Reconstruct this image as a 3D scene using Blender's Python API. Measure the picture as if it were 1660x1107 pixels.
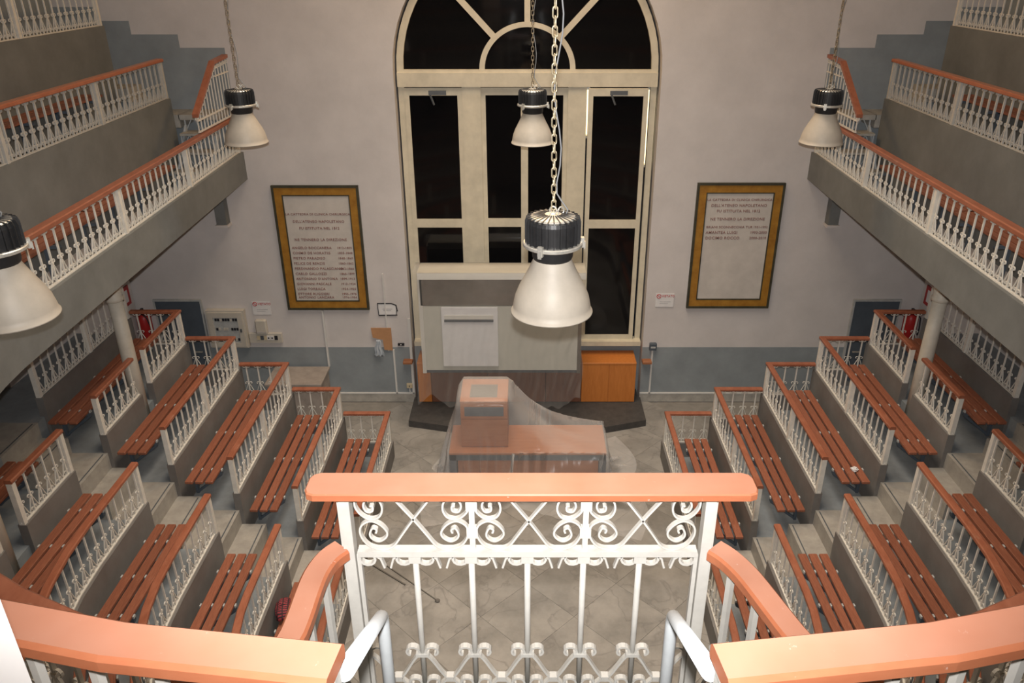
import bpy, bmesh, math, random
import numpy as np
from mathutils import Vector, Matrix
for o in list(bpy.data.objects): bpy.data.objects.remove(o)
sc = bpy.context.scene
COL = sc.collection
rnd = random.Random(7)
PI = math.pi
def R(d): return math.radians(d)

# ------------------------------------------------------------------ camera
CAMZ = 7.0
cd = bpy.data.cameras.new('camera'); cam = bpy.data.objects.new('camera', cd); COL.objects.link(cam)
cd.sensor_width = 36.0; cd.lens = 1280/1660*36.0; cd.clip_start = .05; cd.clip_end = 100
cd.shift_x = -25/1660
cam.location = (0, 0, CAMZ); cam.rotation_euler = (R(90-25.8), 0, R(0)); sc.camera = cam
# ------------------------------------------------------------------ world (night outside)
w = bpy.data.worlds.new('night'); sc.world = w; w.use_nodes = True
w.node_tree.nodes['Background'].inputs[0].default_value = (.02, .025, .04, 1)
w.node_tree.nodes['Background'].inputs[1].default_value = .15
# ------------------------------------------------------------------ lights
def lamp(name, kind, loc, energy, color, rot=(0, 0, 0), **k):
    d = bpy.data.lights.new(name, kind); d.energy = energy; d.color = color
    for a, v in k.items(): setattr(d, a, v)
    o = bpy.data.objects.new(name, d); COL.objects.link(o); o.location = loc; o.rotation_euler = rot
    return o
# the photographer's flash, just above the lens
lamp('camera_flash', 'SPOT', (.0, .02, CAMZ+.13), 1550, (1, .97, .95), (R(90-15), 0, 0),
     spot_size=R(106), spot_blend=1.0, shadow_soft_size=.03)
# ceiling lights of the hall
lamp('ceiling_light_hall', 'AREA', (0, 7.4, 10.2), 300, (1, .88, .74), (0, 0, 0), shape='RECTANGLE', size=4, size_y=6, spread=R(95))
lamp('ceiling_light_window', 'POINT', (0, 11.0, 9.3), 230, (1, .62, .27), shadow_soft_size=.4)
sc.view_settings.view_transform = 'Standard'; sc.view_settings.look = 'None'
sc.view_settings.exposure = 0.0; sc.view_settings.gamma = 1.0
sc.view_settings.use_curve_mapping = False

# ------------------------------------------------------------------ materials
def mat(name, col, rough=.6, var=.12, scale=6, col2=None, spec=.4, metal=0, bump=0, bscale=40, stretch=None, objrand=0, thr=None):
    m = bpy.data.materials.new(name); m.use_nodes = True
    nt = m.node_tree; N = nt.nodes; L = nt.links; b = N['Principled BSDF']
    b.inputs['Roughness'].default_value = rough; b.inputs['Metallic'].default_value = metal
    b.inputs['Specular IOR Level'].default_value = spec
    tc = N.new('ShaderNodeTexCoord'); mp = N.new('ShaderNodeMapping'); L.new(tc.outputs['Object'], mp.inputs[0])
    if stretch: mp.inputs['Scale'].default_value = stretch
    nz = N.new('ShaderNodeTexNoise'); nz.inputs['Scale'].default_value = scale; nz.inputs['Detail'].default_value = 6
    nz.inputs['Roughness'].default_value = .65
    L.new(mp.outputs[0], nz.inputs[0])
    rp = N.new('ShaderNodeValToRGB'); L.new(nz.outputs[0], rp.inputs[0])
    c2 = col2 or tuple(c*(1-var*2) for c in col)
    c1 = col if col2 else tuple(min(1, c*(1+var)) for c in col)
    a, z = thr or (.3, .72)
    rp.color_ramp.elements[0].position = a; rp.color_ramp.elements[1].position = z
    rp.color_ramp.elements[0].color = (*c2, 1); rp.color_ramp.elements[1].color = (*c1, 1)
    out = rp.outputs[0]
    if objrand:
        oi = N.new('ShaderNodeObjectInfo'); mr = N.new('ShaderNodeMapRange')
        mr.inputs[3].default_value = 1-objrand; mr.inputs[4].default_value = 1+objrand
        L.new(oi.outputs['Random'], mr.inputs[0])
        mx = N.new('ShaderNodeMix'); mx.data_type = 'RGBA'; mx.blend_type = 'MULTIPLY'; mx.inputs[0].default_value = 1
        L.new(out, mx.inputs[6]); L.new(mr.outputs[0], mx.inputs[7]); out = mx.outputs[2]
    L.new(out, b.inputs['Base Color'])
    if bump:
        n2 = N.new('ShaderNodeTexNoise'); n2.inputs['Scale'].default_value = bscale; n2.inputs['Detail'].default_value = 4
        L.new(mp.outputs[0], n2.inputs[0])
        bp = N.new('ShaderNodeBump'); bp.inputs['Strength'].default_value = bump; bp.inputs['Distance'].default_value = .01
        L.new(n2.outputs[0], bp.inputs['Height']); L.new(bp.outputs[0], b.inputs['Normal'])
    return m
M = {}
M['wall'] = mat('white_wall_paint', (.63, .595, .575), .8, .05, 1.5, bump=.08, bscale=60)
M['dado'] = mat('blue_grey_dado_paint', (.27, .30, .315), .55, .08, 2.5)
M['grey'] = mat('grey_wall_paint', (.183, .190, .183), .6, .12, 1.6)
M['parapet'] = mat('grey_parapet_paint', (.20, .195, .185), .6, .14, 2.2, col2=(.145, .13, .12))
M['rowfloor'] = mat('grey_floor_paint', (.25, .275, .29), .5, .14, 3)
M['step'] = mat('stone_step', (.40, .375, .33), .5, .16, 7, col2=(.29, .27, .24))
M['marble'] = mat('grey_marble', (.31, .292, .265), .38, .1, 1.6, col2=(.20, .19, .172), thr=(.36, .62), objrand=.05)
M['joint'] = mat('floor_bed', (.25, .235, .21), .8, .1, 5)
M['skirt'] = mat('marble_skirting', (.42, .40, .36), .45, .15, 6)
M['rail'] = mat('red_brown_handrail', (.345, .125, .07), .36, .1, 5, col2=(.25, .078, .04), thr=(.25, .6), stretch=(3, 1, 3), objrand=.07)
M['railnear'] = mat('flash_paled_red_brown_handrail', (.44, .155, .075), .40, .1, 3, col2=(.36, .11, .05), thr=(.25, .65), stretch=(1, 3, 3), objrand=.04)  # paler copy of the rail colour, with the flash overexposure put into it
M['slat'] = mat('red_brown_bench_wood', (.315, .118, .066), .42, .1, 9, col2=(.19, .06, .034), thr=(.28, .66), stretch=(8, 1, 8), objrand=.14)
M['iron'] = mat('cream_white_iron', (.73, .70, .63), .45, .06, 12)
M['ironw'] = mat('white_painted_iron', (.52, .505, .465), .5, .06, 12)
M['pipe'] = mat('grey_painted_pipe', (.62, .66, .68), .4, .05, 12)
M['column'] = mat('cream_column_paint', (.62, .58, .49), .5, .08, 5)
M['frame'] = mat('cream_window_paint', (.66, .60, .46), .5, .08, 4)
M['shade'] = mat('opal_lamp_shade', (.44, .395, .33), .5, .05, 9)
M['black'] = mat('black_cast_housing', (.022, .022, .023), .45, .1, 20)
M['alu'] = mat('worn_aluminium', (.66, .64, .58), .35, .12, 25, metal=.6)
M['chain'] = mat('brass_grey_chain', (.60, .52, .36), .35, .1, 30, metal=.5)
M['darkchain'] = mat('dull_chain', (.27, .22, .15), .5, .1, 30, metal=.3)
M['cable'] = mat('pale_cable', (.26, .27, .28), .5, .05, 5)
M['gold'] = mat('yellow_marble_border', (.42, .215, .035), .4, .15, 9, col2=(.29, .13, .02))
M['moulding'] = mat('dark_green_moulding', (.055, .052, .032), .5, .2, 9)
M['plaque'] = mat('pale_stone_plaque', (.60, .56, .51), .45, .07, 3)
M['ink'] = mat('faded_red_lettering', (.27, .13, .11), .7, .1, 20)
M['orange'] = mat('orange_cabinet_wood', (.60, .215, .05), .4, .1, 4, col2=(.50, .165, .035), stretch=(6, 6, 1))
M['desk'] = mat('desk_wood', (.38, .155, .07), .4, .1, 4, col2=(.31, .12, .052), stretch=(1, 5, 5))
M['darkwood'] = mat('dark_cabinet_wood', (.20, .085, .05), .45, .1, 4, col2=(.15, .06, .035), stretch=(6, 6, 1))
M['darkmetal'] = mat('dark_grey_metal', (.10, .11, .12), .45, .1, 9)
M['platform'] = mat('black_rubber_platform', (.045, .043, .042), .6, .2, 9, col2=(.075, .07, .065))
M['board'] = mat('pale_board', (.55, .54, .47), .45, .04, 3)
M['whitecab'] = mat('white_enamel', (.66, .64, .58), .4, .03, 3)
M['steel'] = mat('brushed_steel', (.30, .28, .25), .32, .1, 3, metal=.8)
M['hoodtop'] = mat('beige_hood_top', (.45, .41, .32), .5, .05, 4)
M['paper'] = mat('white_paper', (.72, .71, .70), .8, .03, 8)
M['red'] = mat('red_enamel', (.42, .02, .02), .4, .1, 8)
M['redink'] = mat('red_print', (.50, .07, .07), .6, .05, 8)
M['greyink'] = mat('grey_print', (.42, .41, .42), .7, .05, 8)
M['cardboard'] = mat('brown_cardboard', (.48, .255, .125), .8, .08, 6)
M['cloth'] = mat('pale_blue_cloth', (.45, .49, .53), .9, .1, 12)
M['plastic'] = mat('cream_plastic', (.55, .51, .44), .45, .05, 6)
M['beige'] = mat('yellowed_plastic', (.60, .50, .33), .5, .05, 6)
M['door'] = mat('dark_blue_door', (.085, .105, .13), .5, .1, 3)
M['doorway'] = mat('dark_doorway', (.02, .022, .03), .7, .1, 3)
M['crate'] = mat('grey_brown_cover', (.36, .31, .27), .7, .12, 5)
M['whitewall'] = mat('bright_white_paint', (.85, .84, .82), .6, .02, 3)
M['trunk'] = mat('white_conduit', (.66, .65, .62), .5, .03, 6)
M['bracket'] = mat('pale_grey_bracket', (.45, .46, .45), .5, .1, 12)
M['rod'] = mat('dull_brown_rod', (.13, .118, .105), .6, .1, 9)
M['blackt'] = mat('black_tape', (.02, .02, .025), .6, .1, 9)
M['stairiron'] = mat('blue_grey_stair_iron', (.42, .46, .49), .5, .08, 9)
M['tread'] = mat('worn_stair_tread', (.40, .385, .35), .6, .12, 7)

def tint(m, fac_nodes, col):
    """mix a second colour over the base colour of m, fac from fac_nodes(nt)"""
    nt = m.node_tree; b = nt.nodes['Principled BSDF']; src = b.inputs['Base Color'].links[0].from_socket
    mx = nt.nodes.new('ShaderNodeMix'); mx.data_type = 'RGBA'; mx.inputs[7].default_value = (*col, 1)
    nt.links.new(src, mx.inputs[6]); nt.links.new(fac_nodes(nt), mx.inputs[0]); nt.links.new(mx.outputs[2], b.inputs['Base Color'])
def f_top(nt):      # flash brightening painted in: upward faces get a paler colour
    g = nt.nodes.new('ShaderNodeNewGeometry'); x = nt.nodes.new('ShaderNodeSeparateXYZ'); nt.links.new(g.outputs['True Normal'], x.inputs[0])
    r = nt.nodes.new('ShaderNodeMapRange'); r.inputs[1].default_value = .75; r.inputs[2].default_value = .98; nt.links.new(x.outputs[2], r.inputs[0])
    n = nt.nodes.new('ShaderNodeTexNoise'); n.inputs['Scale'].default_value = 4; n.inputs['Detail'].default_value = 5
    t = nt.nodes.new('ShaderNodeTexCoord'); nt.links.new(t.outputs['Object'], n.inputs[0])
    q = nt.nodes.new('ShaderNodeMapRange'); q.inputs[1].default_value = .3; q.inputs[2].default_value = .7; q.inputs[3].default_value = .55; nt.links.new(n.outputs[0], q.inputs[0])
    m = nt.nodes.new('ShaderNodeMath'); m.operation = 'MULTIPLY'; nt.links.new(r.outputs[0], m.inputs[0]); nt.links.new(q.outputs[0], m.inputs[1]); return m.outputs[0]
def f_vein(sc_, wd, amt):
    def f(nt):
        t = nt.nodes.new('ShaderNodeTexCoord'); n = nt.nodes.new('ShaderNodeTexNoise'); n.inputs['Scale'].default_value = sc_; n.inputs['Detail'].default_value = 5; n.inputs['Distortion'].default_value = .6
        oi = nt.nodes.new('ShaderNodeObjectInfo'); ad = nt.nodes.new('ShaderNodeVectorMath'); ad.operation = 'ADD'
        sc2 = nt.nodes.new('ShaderNodeMath'); sc2.operation = 'MULTIPLY'; sc2.inputs[1].default_value = 37; nt.links.new(oi.outputs['Random'], sc2.inputs[0])
        nt.links.new(t.outputs['Object'], ad.inputs[0]); nt.links.new(sc2.outputs[0], ad.inputs[1]); nt.links.new(ad.outputs[0], n.inputs[0])
        a = nt.nodes.new('ShaderNodeMath'); a.operation = 'SUBTRACT'; a.inputs[1].default_value = .5; nt.links.new(n.outputs[0], a.inputs[0])
        b = nt.nodes.new('ShaderNodeMath'); b.operation = 'ABSOLUTE'; nt.links.new(a.outputs[0], b.inputs[0])
        r = nt.nodes.new('ShaderNodeMapRange'); r.inputs[1].default_value = 0; r.inputs[2].default_value = wd; r.inputs[3].default_value = amt; r.inputs[4].default_value = 0; nt.links.new(b.outputs[0], r.inputs[0]); return r.outputs[0]
    return f
def f_scuff(sc_, lo, hi, amt):
    def f(nt):
        t = nt.nodes.new('ShaderNodeTexCoord'); n = nt.nodes.new('ShaderNodeTexNoise'); n.inputs['Scale'].default_value = sc_; n.inputs['Detail'].default_value = 8; n.inputs['Roughness'].default_value = .7
        nt.links.new(t.outputs['Object'], n.inputs[0]); r = nt.nodes.new('ShaderNodeMapRange'); r.inputs[1].default_value = lo; r.inputs[2].default_value = hi; r.inputs[4].default_value = amt
        nt.links.new(n.outputs[0], r.inputs[0]); return r.outputs[0]
    return f
tint(M['marble'], f_vein(1.6, .02, .55), (.16, .15, .14))
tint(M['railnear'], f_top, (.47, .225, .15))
tint(M['railnear'], f_scuff(26, .66, .72, .7), (.75, .70, .64))
tint(M['slat'], f_scuff(7, .60, .72, .55), (.40, .27, .20))
tint(M['rail'], f_scuff(9, .60, .74, .5), (.46, .27, .19))
tint(M['step'], f_scuff(5, .5, .7, .5), (.24, .225, .20))
def glassmat():
    m = bpy.data.materials.new('dark_window_glass'); m.use_nodes = True; b = m.node_tree.nodes['Principled BSDF']
    b.inputs['Base Color'].default_value = (.01, .01, .012, 1); b.inputs['Roughness'].default_value = .06
    b.inputs['Transmission Weight'].default_value = .6; b.inputs['Specular IOR Level'].default_value = .35
    nz = m.node_tree.nodes.new('ShaderNodeTexNoise'); nz.inputs['Scale'].default_value = 2
    bp = m.node_tree.nodes.new('ShaderNodeBump'); bp.inputs['Strength'].default_value = .03
    m.node_tree.links.new(nz.outputs[0], bp.inputs['Height']); m.node_tree.links.new(bp.outputs[0], b.inputs['Normal'])
    return m
M['glass'] = glassmat()
def filmmat(name, dens, tint):
    m = bpy.data.materials.new(name); m.use_nodes = True; nt = m.node_tree; N = nt.nodes; L = nt.links
    b = N['Principled BSDF']; b.inputs['Base Color'].default_value = (*tint, 1); b.inputs['Roughness'].default_value = .22
    b.inputs['Specular IOR Level'].default_value = .6
    tr = N.new('ShaderNodeBsdfTransparent'); mx = N.new('ShaderNodeMixShader')
    nz = N.new('ShaderNodeTexNoise'); nz.inputs['Scale'].default_value = 2
    tc = N.new('ShaderNodeTexCoord'); L.new(tc.outputs['Object'], nz.inputs[0])
    lw = N.new('ShaderNodeLayerWeight'); lw.inputs[0].default_value = .35
    mr = N.new('ShaderNodeMapRange'); mr.inputs[1].default_value = .3; mr.inputs[2].default_value = .75
    mr.inputs[3].default_value = dens*.8; mr.inputs[4].default_value = dens*1.2; L.new(nz.outputs[0], mr.inputs[0])
    ad = N.new('ShaderNodeMath'); ad.operation = 'MULTIPLY_ADD'; ad.use_clamp = True
    L.new(lw.outputs['Facing'], ad.inputs[0]); ad.inputs[1].default_value = .45; L.new(mr.outputs[0], ad.inputs[2])
    L.new(ad.outputs[0], mx.inputs[0]); L.new(tr.outputs[0], mx.inputs[1]); L.new(b.outputs[0], mx.inputs[2])
    L.new(mx.outputs[0], N['Material Output'].inputs['Surface'])
    return m
M['film'] = filmmat('clear_plastic_film', .12, (.75, .74, .73))
M['film2'] = filmmat('thin_clear_film', .07, (.72, .71, .68))
def plaidmat():
    m = bpy.data.materials.new('red_plaid_cloth'); m.use_nodes = True; nt = m.node_tree; N = nt.nodes; L = nt.links
    b = N['Principled BSDF']; b.inputs['Roughness'].default_value = .8
    tc = N.new('ShaderNodeTexCoord')
    br = N.new('ShaderNodeTexBrick'); br.inputs['Scale'].default_value = 9; br.offset = 0
    br.inputs['Color1'].default_value = (.35, .05, .06, 1); br.inputs['Color2'].default_value = (.25, .03, .04, 1)
    br.inputs['Mortar'].default_value = (.03, .012, .015, 1); br.inputs['Mortar Size'].default_value = .06
    L.new(tc.outputs['Object'], br.inputs[0]); L.new(br.outputs[0], b.inputs['Base Color'])
    return m
M['plaid'] = plaidmat()

# ------------------------------------------------------------------ object helpers
def tag(o, label=None, cat=None, group=None, kind=None):
    if label: o['label'] = label
    if cat: o['category'] = cat
    if group: o['group'] = group
    if kind: o['kind'] = kind
    return o
def mesh(name, V, F, m, smooth=False):
    me = bpy.data.meshes.new(name); me.from_pydata([tuple(v) for v in V], [], F)
    bm = bmesh.new(); bm.from_mesh(me); bmesh.ops.recalc_face_normals(bm, faces=bm.faces); bm.to_mesh(me); bm.free()
    me.materials.append(m)
    if smooth:
        for p in me.polygons: p.use_smooth = True
    return me
def link(name, me, parent=None, loc=(0, 0, 0), rz=0):
    o = bpy.data.objects.new(name, me); COL.objects.link(o)
    o.parent = parent; o.location = loc; o.rotation_euler = (0, 0, rz)
    return o
def empty(name, loc, label, cat, group=None, rz=0, kind=None):
    o = bpy.data.objects.new(name, None); COL.objects.link(o); o.location = loc; o.rotation_euler = (0, 0, rz)
    o.empty_display_size = .1
    return tag(o, label, cat, group, kind)
class G:
    """collects verts/faces in world coordinates"""
    def __init__(s): s.V = []; s.F = []
    def add(s, V, F):
        n = len(s.V); s.V += [tuple(v) for v in V]; s.F += [tuple(i+n for i in f) for f in F]; return s
    def box(s, x0, x1, y0, y1, z0, z1):
        V = [(x, y, z) for z in (z0, z1) for y in (y0, y1) for x in (x0, x1)]
        return s.add(V, [(0, 1, 3, 2), (4, 5, 7, 6), (0, 1, 5, 4), (2, 3, 7, 6), (0, 2, 6, 4), (1, 3, 7, 5)])
    def cbox(s, x0, x1, y0, y1, z0, z1, c=.006):
        """box with chamfered top and vertical edges"""
        def ring(d, z): 
            return [(x0+d+c, y0+d, z), (x1-d-c, y0+d, z), (x1-d, y0+d+c, z), (x1-d, y1-d-c, z), (x1-d-c, y1-d, z), (x0+d+c, y1-d, z), (x0+d, y1-d-c, z), (x0+d, y0+d+c, z)]
        V = ring(0, z0)+ring(0, z1-c)+ring(c, z1)
        F = [tuple(range(8)), tuple(range(16, 24))]
        for k in (0, 8): F += [(k+i, k+(i+1) % 8, k+8+(i+1) % 8, k+8+i) for i in range(8)]
        return s.add(V, F)
    def bar(s, a, b, w, h=None, up=(0, 0, 1)):
        h = h or w; a = Vector(a); b = Vector(b); d = (b-a).normalized(); u = Vector(up)
        if abs(d.dot(u)) > .99: u = Vector((0, 1, 0))
        l = d.cross(u).normalized(); u = l.cross(d)
        V = [p+l*i*w/2+u*j*h/2 for p in (a, b) for i, j in ((-1, -1), (1, -1), (1, 1), (-1, 1))]
        return s.add(V, [(0, 1, 2, 3), (4, 5, 6, 7), (0, 1, 5, 4), (1, 2, 6, 5), (2, 3, 7, 6), (3, 0, 4, 7)])
    def tube(s, P, r, n=8, cap=True):
        P = [Vector(p) for p in P]; base = len(s.V); k = len(P); rr = r if isinstance(r, (list, tuple)) else [r]*k
        prev = None
        for i, p in enumerate(P):
            d = (P[min(i+1, k-1)]-P[max(i-1, 0)]).normalized()
            if prev is None:
                u = Vector((0, 0, 1)) if abs(d.z) < .9 else Vector((1, 0, 0))
                u = (u-d*u.dot(d)).normalized()
            else: u = (prev-d*prev.dot(d)).normalized()
            prev = u; v = d.cross(u)
            for j in range(n):
                a = 2*PI*j/n; s.V.append(tuple(p+(u*math.cos(a)+v*math.sin(a))*rr[i]))
        for i in range(k-1):
            for j in range(n):
                s.F.append((base+i*n+j, base+i*n+(j+1) % n, base+(i+1)*n+(j+1) % n, base+(i+1)*n+j))
        if cap: s.F.append(tuple(base+j for j in range(n))); s.F.append(tuple(base+(k-1)*n+j for j in range(n)))
        return s
    def lathe(s, prof, n=24, c=(0, 0, 0)):
        base = len(s.V)
        for r, z in prof:
            for j in range(n):
                a = 2*PI*j/n; s.V.append((c[0]+r*math.cos(a), c[1]+r*math.sin(a), c[2]+z))
        for i in range(len(prof)-1):
            for j in range(n):
                s.F.append((base+i*n+j, base+i*n+(j+1) % n, base+(i+1)*n+(j+1) % n, base+(i+1)*n+j))
        if prof[0][0] > 1e-4: s.F.append(tuple(base+j for j in range(n)))
        if prof[-1][0] > 1e-4: s.F.append(tuple(base+(len(prof)-1)*n+j for j in range(n)))
        return s
    def ribbon(s, P, wy, th, y=0):
        """flat iron strip in the xz plane: P = [(x,z)], depth wy, in-plane thickness th"""
        base = len(s.V); k = len(P)
        for i, (x, z) in enumerate(P):
            a = P[max(i-1, 0)]; b = P[min(i+1, k-1)]; dx, dz = b[0]-a[0], b[1]-a[1]; l = math.hypot(dx, dz) or 1
            nx, nz = -dz/l*th/2, dx/l*th/2
            s.V += [(x-nx, y-wy/2, z-nz), (x+nx, y-wy/2, z+nz), (x+nx, y+wy/2, z+nz), (x-nx, y+wy/2, z-nz)]
        for i in range(k-1):
            for j in range(4): s.F.append((base+i*4+j, base+i*4+(j+1) % 4, base+i*4+4+(j+1) % 4, base+i*4+4+j))
        s.F += [(base, base+1, base+2, base+3), tuple(base+(k-1)*4+j for j in range(4))]
        return s
    def sweep(s, P, prof, side=1):
        """prof [(u,w)] swept along plan path P [(q,y,z)], u to the outside; side mirrors q to world x"""
        k = len(P); n = len(prof); base = len(s.V)
        for i, p in enumerate(P):
            a = P[max(i-1, 0)]; b = P[min(i+1, k-1)]
            def un(c, d):
                l = math.hypot(d[0]-c[0], d[1]-c[1]) or 1; return (-(d[1]-c[1])/l, (d[0]-c[0])/l)
            n1 = un(a, p) if i > 0 else un(p, b); n2 = un(p, b) if i < k-1 else n1
            mx, my = n1[0]+n2[0], n1[1]+n2[1]; l2 = (mx*mx+my*my)/2 or 1
            mx, my = mx/l2, my/l2
            for u, wz in prof: s.V.append((side*(p[0]+mx*u), p[1]+my*u, p[2]+wz))
        for i in range(k-1):
            for j in range(n): s.F.append((base+i*n+j, base+i*n+(j+1) % n, base+(i+1)*n+(j+1) % n, base+(i+1)*n+j))
        s.F += [tuple(base+j for j in range(n)), tuple(base+(k-1)*n+j for j in range(n))]
        return s
    def obj(s, name, m, parent=None, smooth=False, **t):
        off = Vector(parent.matrix_world.translation) if parent else Vector((0, 0, 0))
        if parent:
            off = Vector((0, 0, 0)); p = parent
            while p: off += Vector(p.location); p = p.parent
        me = mesh(name, [Vector(v)-off for v in s.V], s.F, m, smooth)
        o = link(name, me, parent)
        if t: tag(o, **t)
        return o
def rect(u0, u1, w0, w1): return [(u0, w0), (u1, w0), (u1, w1), (u0, w1)]
def hrail(wd, th, c=.010): 
    h = wd/2
    return [(-h+c*.4, 0), (h-c*.4, 0), (h, c*.6), (h, th-c), (h-c, th), (-h+c, th), (-h, th-c), (-h, c*.6)]
def struct(g, name, m, label, cat, parent=None, smooth=False):
    o = g.obj(name, M[m], parent, smooth)
    if parent is None: tag(o, label, cat, kind='structure')
    return o
def text(body, size, m, parent, loc, rot=(PI/2, 0, 0), align='CENTER', xs=1.0, name='lettering'):
    cu = bpy.data.curves.new('t', 'FONT'); cu.body = body; cu.size = size; cu.align_x = align; cu.align_y = 'CENTER'
    cu.extrude = .0015; cu.offset = size*.012; cu.resolution_u = 2; cu.space_character = 1.08
    o = bpy.data.objects.new('t', cu); COL.objects.link(o); dg = bpy.context.evaluated_depsgraph_get()
    me = bpy.data.meshes.new_from_object(o.evaluated_get(dg)); bpy.data.objects.remove(o); bpy.data.curves.remove(cu)
    me.materials.clear(); me.materials.append(m); me.name = name
    t = link(name, me, parent, loc); t.rotation_euler = rot; t.scale = (xs, 1, 1); t['kind'] = 'stuff'
    return t
SIDE = {-1: 'electric panel side', 1: 'three-name plaque side'}
ORD = ['', 'first', 'second', 'third', 'fourth', 'fifth', 'sixth']
# ------------------------------------------------------------------ plan geometry
YC = 6.1; YW = 12.07; XS = 6.7; YE = 10.3; YA1 = 7.86; YA0 = 7.15
RR = [0, 2.12, 2.83, 3.55, 4.27, 4.98, 5.70]           # rail radii of the rows
ZB = [0]+[.30+.42*k for k in range(6)]                  # iron base of each row rail
ZF = [0]+[.05+.42*k for k in range(6)]                  # floors
HI = .49; HT = .042                                     # iron height, handrail thickness
def arc(a, b, flare, t1, t0, z, st=.09):
    """path from t1 (far, t=y-YC) to t0 (negative = angle in rad round the near end)"""
    P = []
    if t1 > 0:
        e = max(t0, 0); n = max(1, int((t1-e)/1.5)) if flare else 1
        P = [(a+flare*(t1+(e-t1)*i/n), YC+t1+(e-t1)*i/n, z) for i in range(n+1)]
    if t0 < 0:
        s0 = min(t1, 0); n = max(2, int((s0-t0)/st))
        Q = [(a*math.cos(-(s0+(t0-s0)*i/n)), YC-b*math.sin(-(s0+(t0-s0)*i/n)), z) for i in range(n+1)]
        P += Q[1:] if P else Q
    return P
def walk(P):
    D = [0]
    for a, b in zip(P, P[1:]): D.append(D[-1]+math.hypot(b[0]-a[0], b[1]-a[1]))
    return D
def at(P, D, d):
    for i in range(len(P)-1):
        if d <= D[i+1]+1e-9:
            L = D[i+1]-D[i] or 1; f = (d-D[i])/L; a, b = P[i], P[i+1]
            return [a[j]+(b[j]-a[j])*f for j in range(3)], (b[0]-a[0], b[1]-a[1])
    return P[-1], (P[-1][0]-P[-2][0], P[-1][1]-P[-2][1])

# ------------------------------------------------------------------ shell
def tiles():
    fl = G().box(-XS-.3, XS+.3, -2.2, 12.6, -.3, -.012).obj('floor', M['joint'], label='grey veined marble floor of the arena laid diagonally', cat='floor', kind='structure')
    s = .78; h = s/2-.0012; c = .006
    V = [(-h, -h, -.012), (h, -h, -.012), (h, h, -.012), (-h, h, -.012), (-h, -h, -.001), (h, -h, -.001), (h, h, -.001), (-h, h, -.001),
         (-h+c*.3, -h+c*.3, 0), (h-c*.3, -h+c*.3, 0), (h-c*.3, h-c*.3, 0), (-h+c*.3, h-c*.3, 0)]
    F = [(0, 1, 2, 3), (8, 9, 10, 11)]+[(k+i, k+(i+1) % 4, k+4+(i+1) % 4, k+4+i) for k in (0, 4) for i in range(4)]
    me = mesh('floor_tile', V, F, M['marble'])
    for i in range(-20, 21):
        for j in range(-20, 21):
            x = (i+j)*s/math.sqrt(2); y = YC+2+(i-j)*s/math.sqrt(2)
            if (abs(x) < 2.4 and 3.2 < y < 12.5) or (abs(x) < 6.6 and 10.0 < y < 11.9):
                o = link('floor_tile', me, fl, (x, y, 0), PI/4+rnd.choice((0, PI/2, PI, -PI/2)))
tiles()
WH = 1.96; ZSP = 5.54; TOP = 10.5
def back_wall():
    g = G(); t = .34
    g.box(-XS-.3, -WH, YW, YW+t, 0, TOP); g.box(WH, XS+.3, YW, YW+t, 0, TOP)
    n = 28; A = [PI*i/n for i in range(n+1)]
    for y in (YW, YW+t):
        V = [(WH*math.cos(a), y, ZSP+WH*math.sin(a)) for a in A]+[(WH*math.cos(a), y, TOP) for a in A]
        g.add(V, [(i, i+1, n+2+i, n+1+i) for i in range(n)])
    V = [(WH*math.cos(a), y, ZSP+WH*math.sin(a)) for y in (YW, YW+t) for a in A]
    g.add(V, [(i, i+1, n+2+i, n+1+i) for i in range(n)])
    V = [(WH*math.cos(a), y, TOP) for y in (YW, YW+t) for a in A]
    g.add(V, [(i, i+1, n+2+i, n+1+i) for i in range(n)])
    wb = g.obj('wall_back', M['wall'], label='white back wall with tall arched window opening and grey dado', cat='wall', kind='structure')
    # niche back below the window
    G().box(-WH, WH, YW+.26, YW+.34, 0, 1.06).obj('niche_panel', M['dado'], wb)
    for s in (-1, 1):
        a, b = sorted((s*WH, s*(XS)))
        G().box(a, b, YW-.006, YW, .16, 1.06).obj('dado', M['dado'], wb)
        G().box(a, b, YW-.022, YW, 0, .16).obj('skirting', M['skirt'], wb)
        G().box(a, b, YW-.03, YW-.006, .16, .185).obj('conduit', M['trunk'], wb)
        # painted dado climbing beside the gallery stairs
        for q0, q1, z in ((4.36, 5.0, 5.86), (5.0, 5.66, 6.04), (5.66, 6.12, 6.22), (6.12, XS, 6.4)):
            a, b = sorted((s*q0, s*q1)); G().box(a, b, YW-.006, YW, 4.0, z).obj('dado', M['dado'], wb)
    for x, z0, z1, wd in ((-3.43+.02, .70, 1.75, .03), (-2.28, .17, 1.02, .03), (-1.985, .17, 1.6, .04), (-2.36, 1.0, 2.4, .018), (2.13, .17, 1.06, .03)):
        G().box(x-wd/2, x+wd/2, YW-.03, YW-.006, z0, z1).obj('conduit', M['trunk'], wb)
    return wb
WB = back_wall()
for s in (-1, 1):
    g = G().box(*sorted((s*XS, s*(XS+.3))), -2.2, YW+.3, 0, TOP)
    wl = g.obj('wall_left' if s < 0 else 'wall_right', M['wall'], label='white side wall with grey dado on the '+SIDE[s], cat='wall', kind='structure')
    a, b = sorted((s*XS, s*(XS-.006)))
    G().box(a, b, -1.9, YW-.01, 2.15, 3.2).obj('dado', M['dado'], wl)
    G().box(*sorted((s*6.5, s*XS)), 8.7, YW-.03, 0, 3.95).obj('wall_lining', M['wall'], wl)
    G().box(a, b, -1.9, YW-.01, 5.95, 7.4).obj('dado', M['dado'], wl)
struct(G().box(-XS-.3, XS+.3, -2.5, -2.2, 0, TOP), 'wall_front', 'wall', 'white wall behind the upper gallery facing the window', 'wall')
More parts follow.
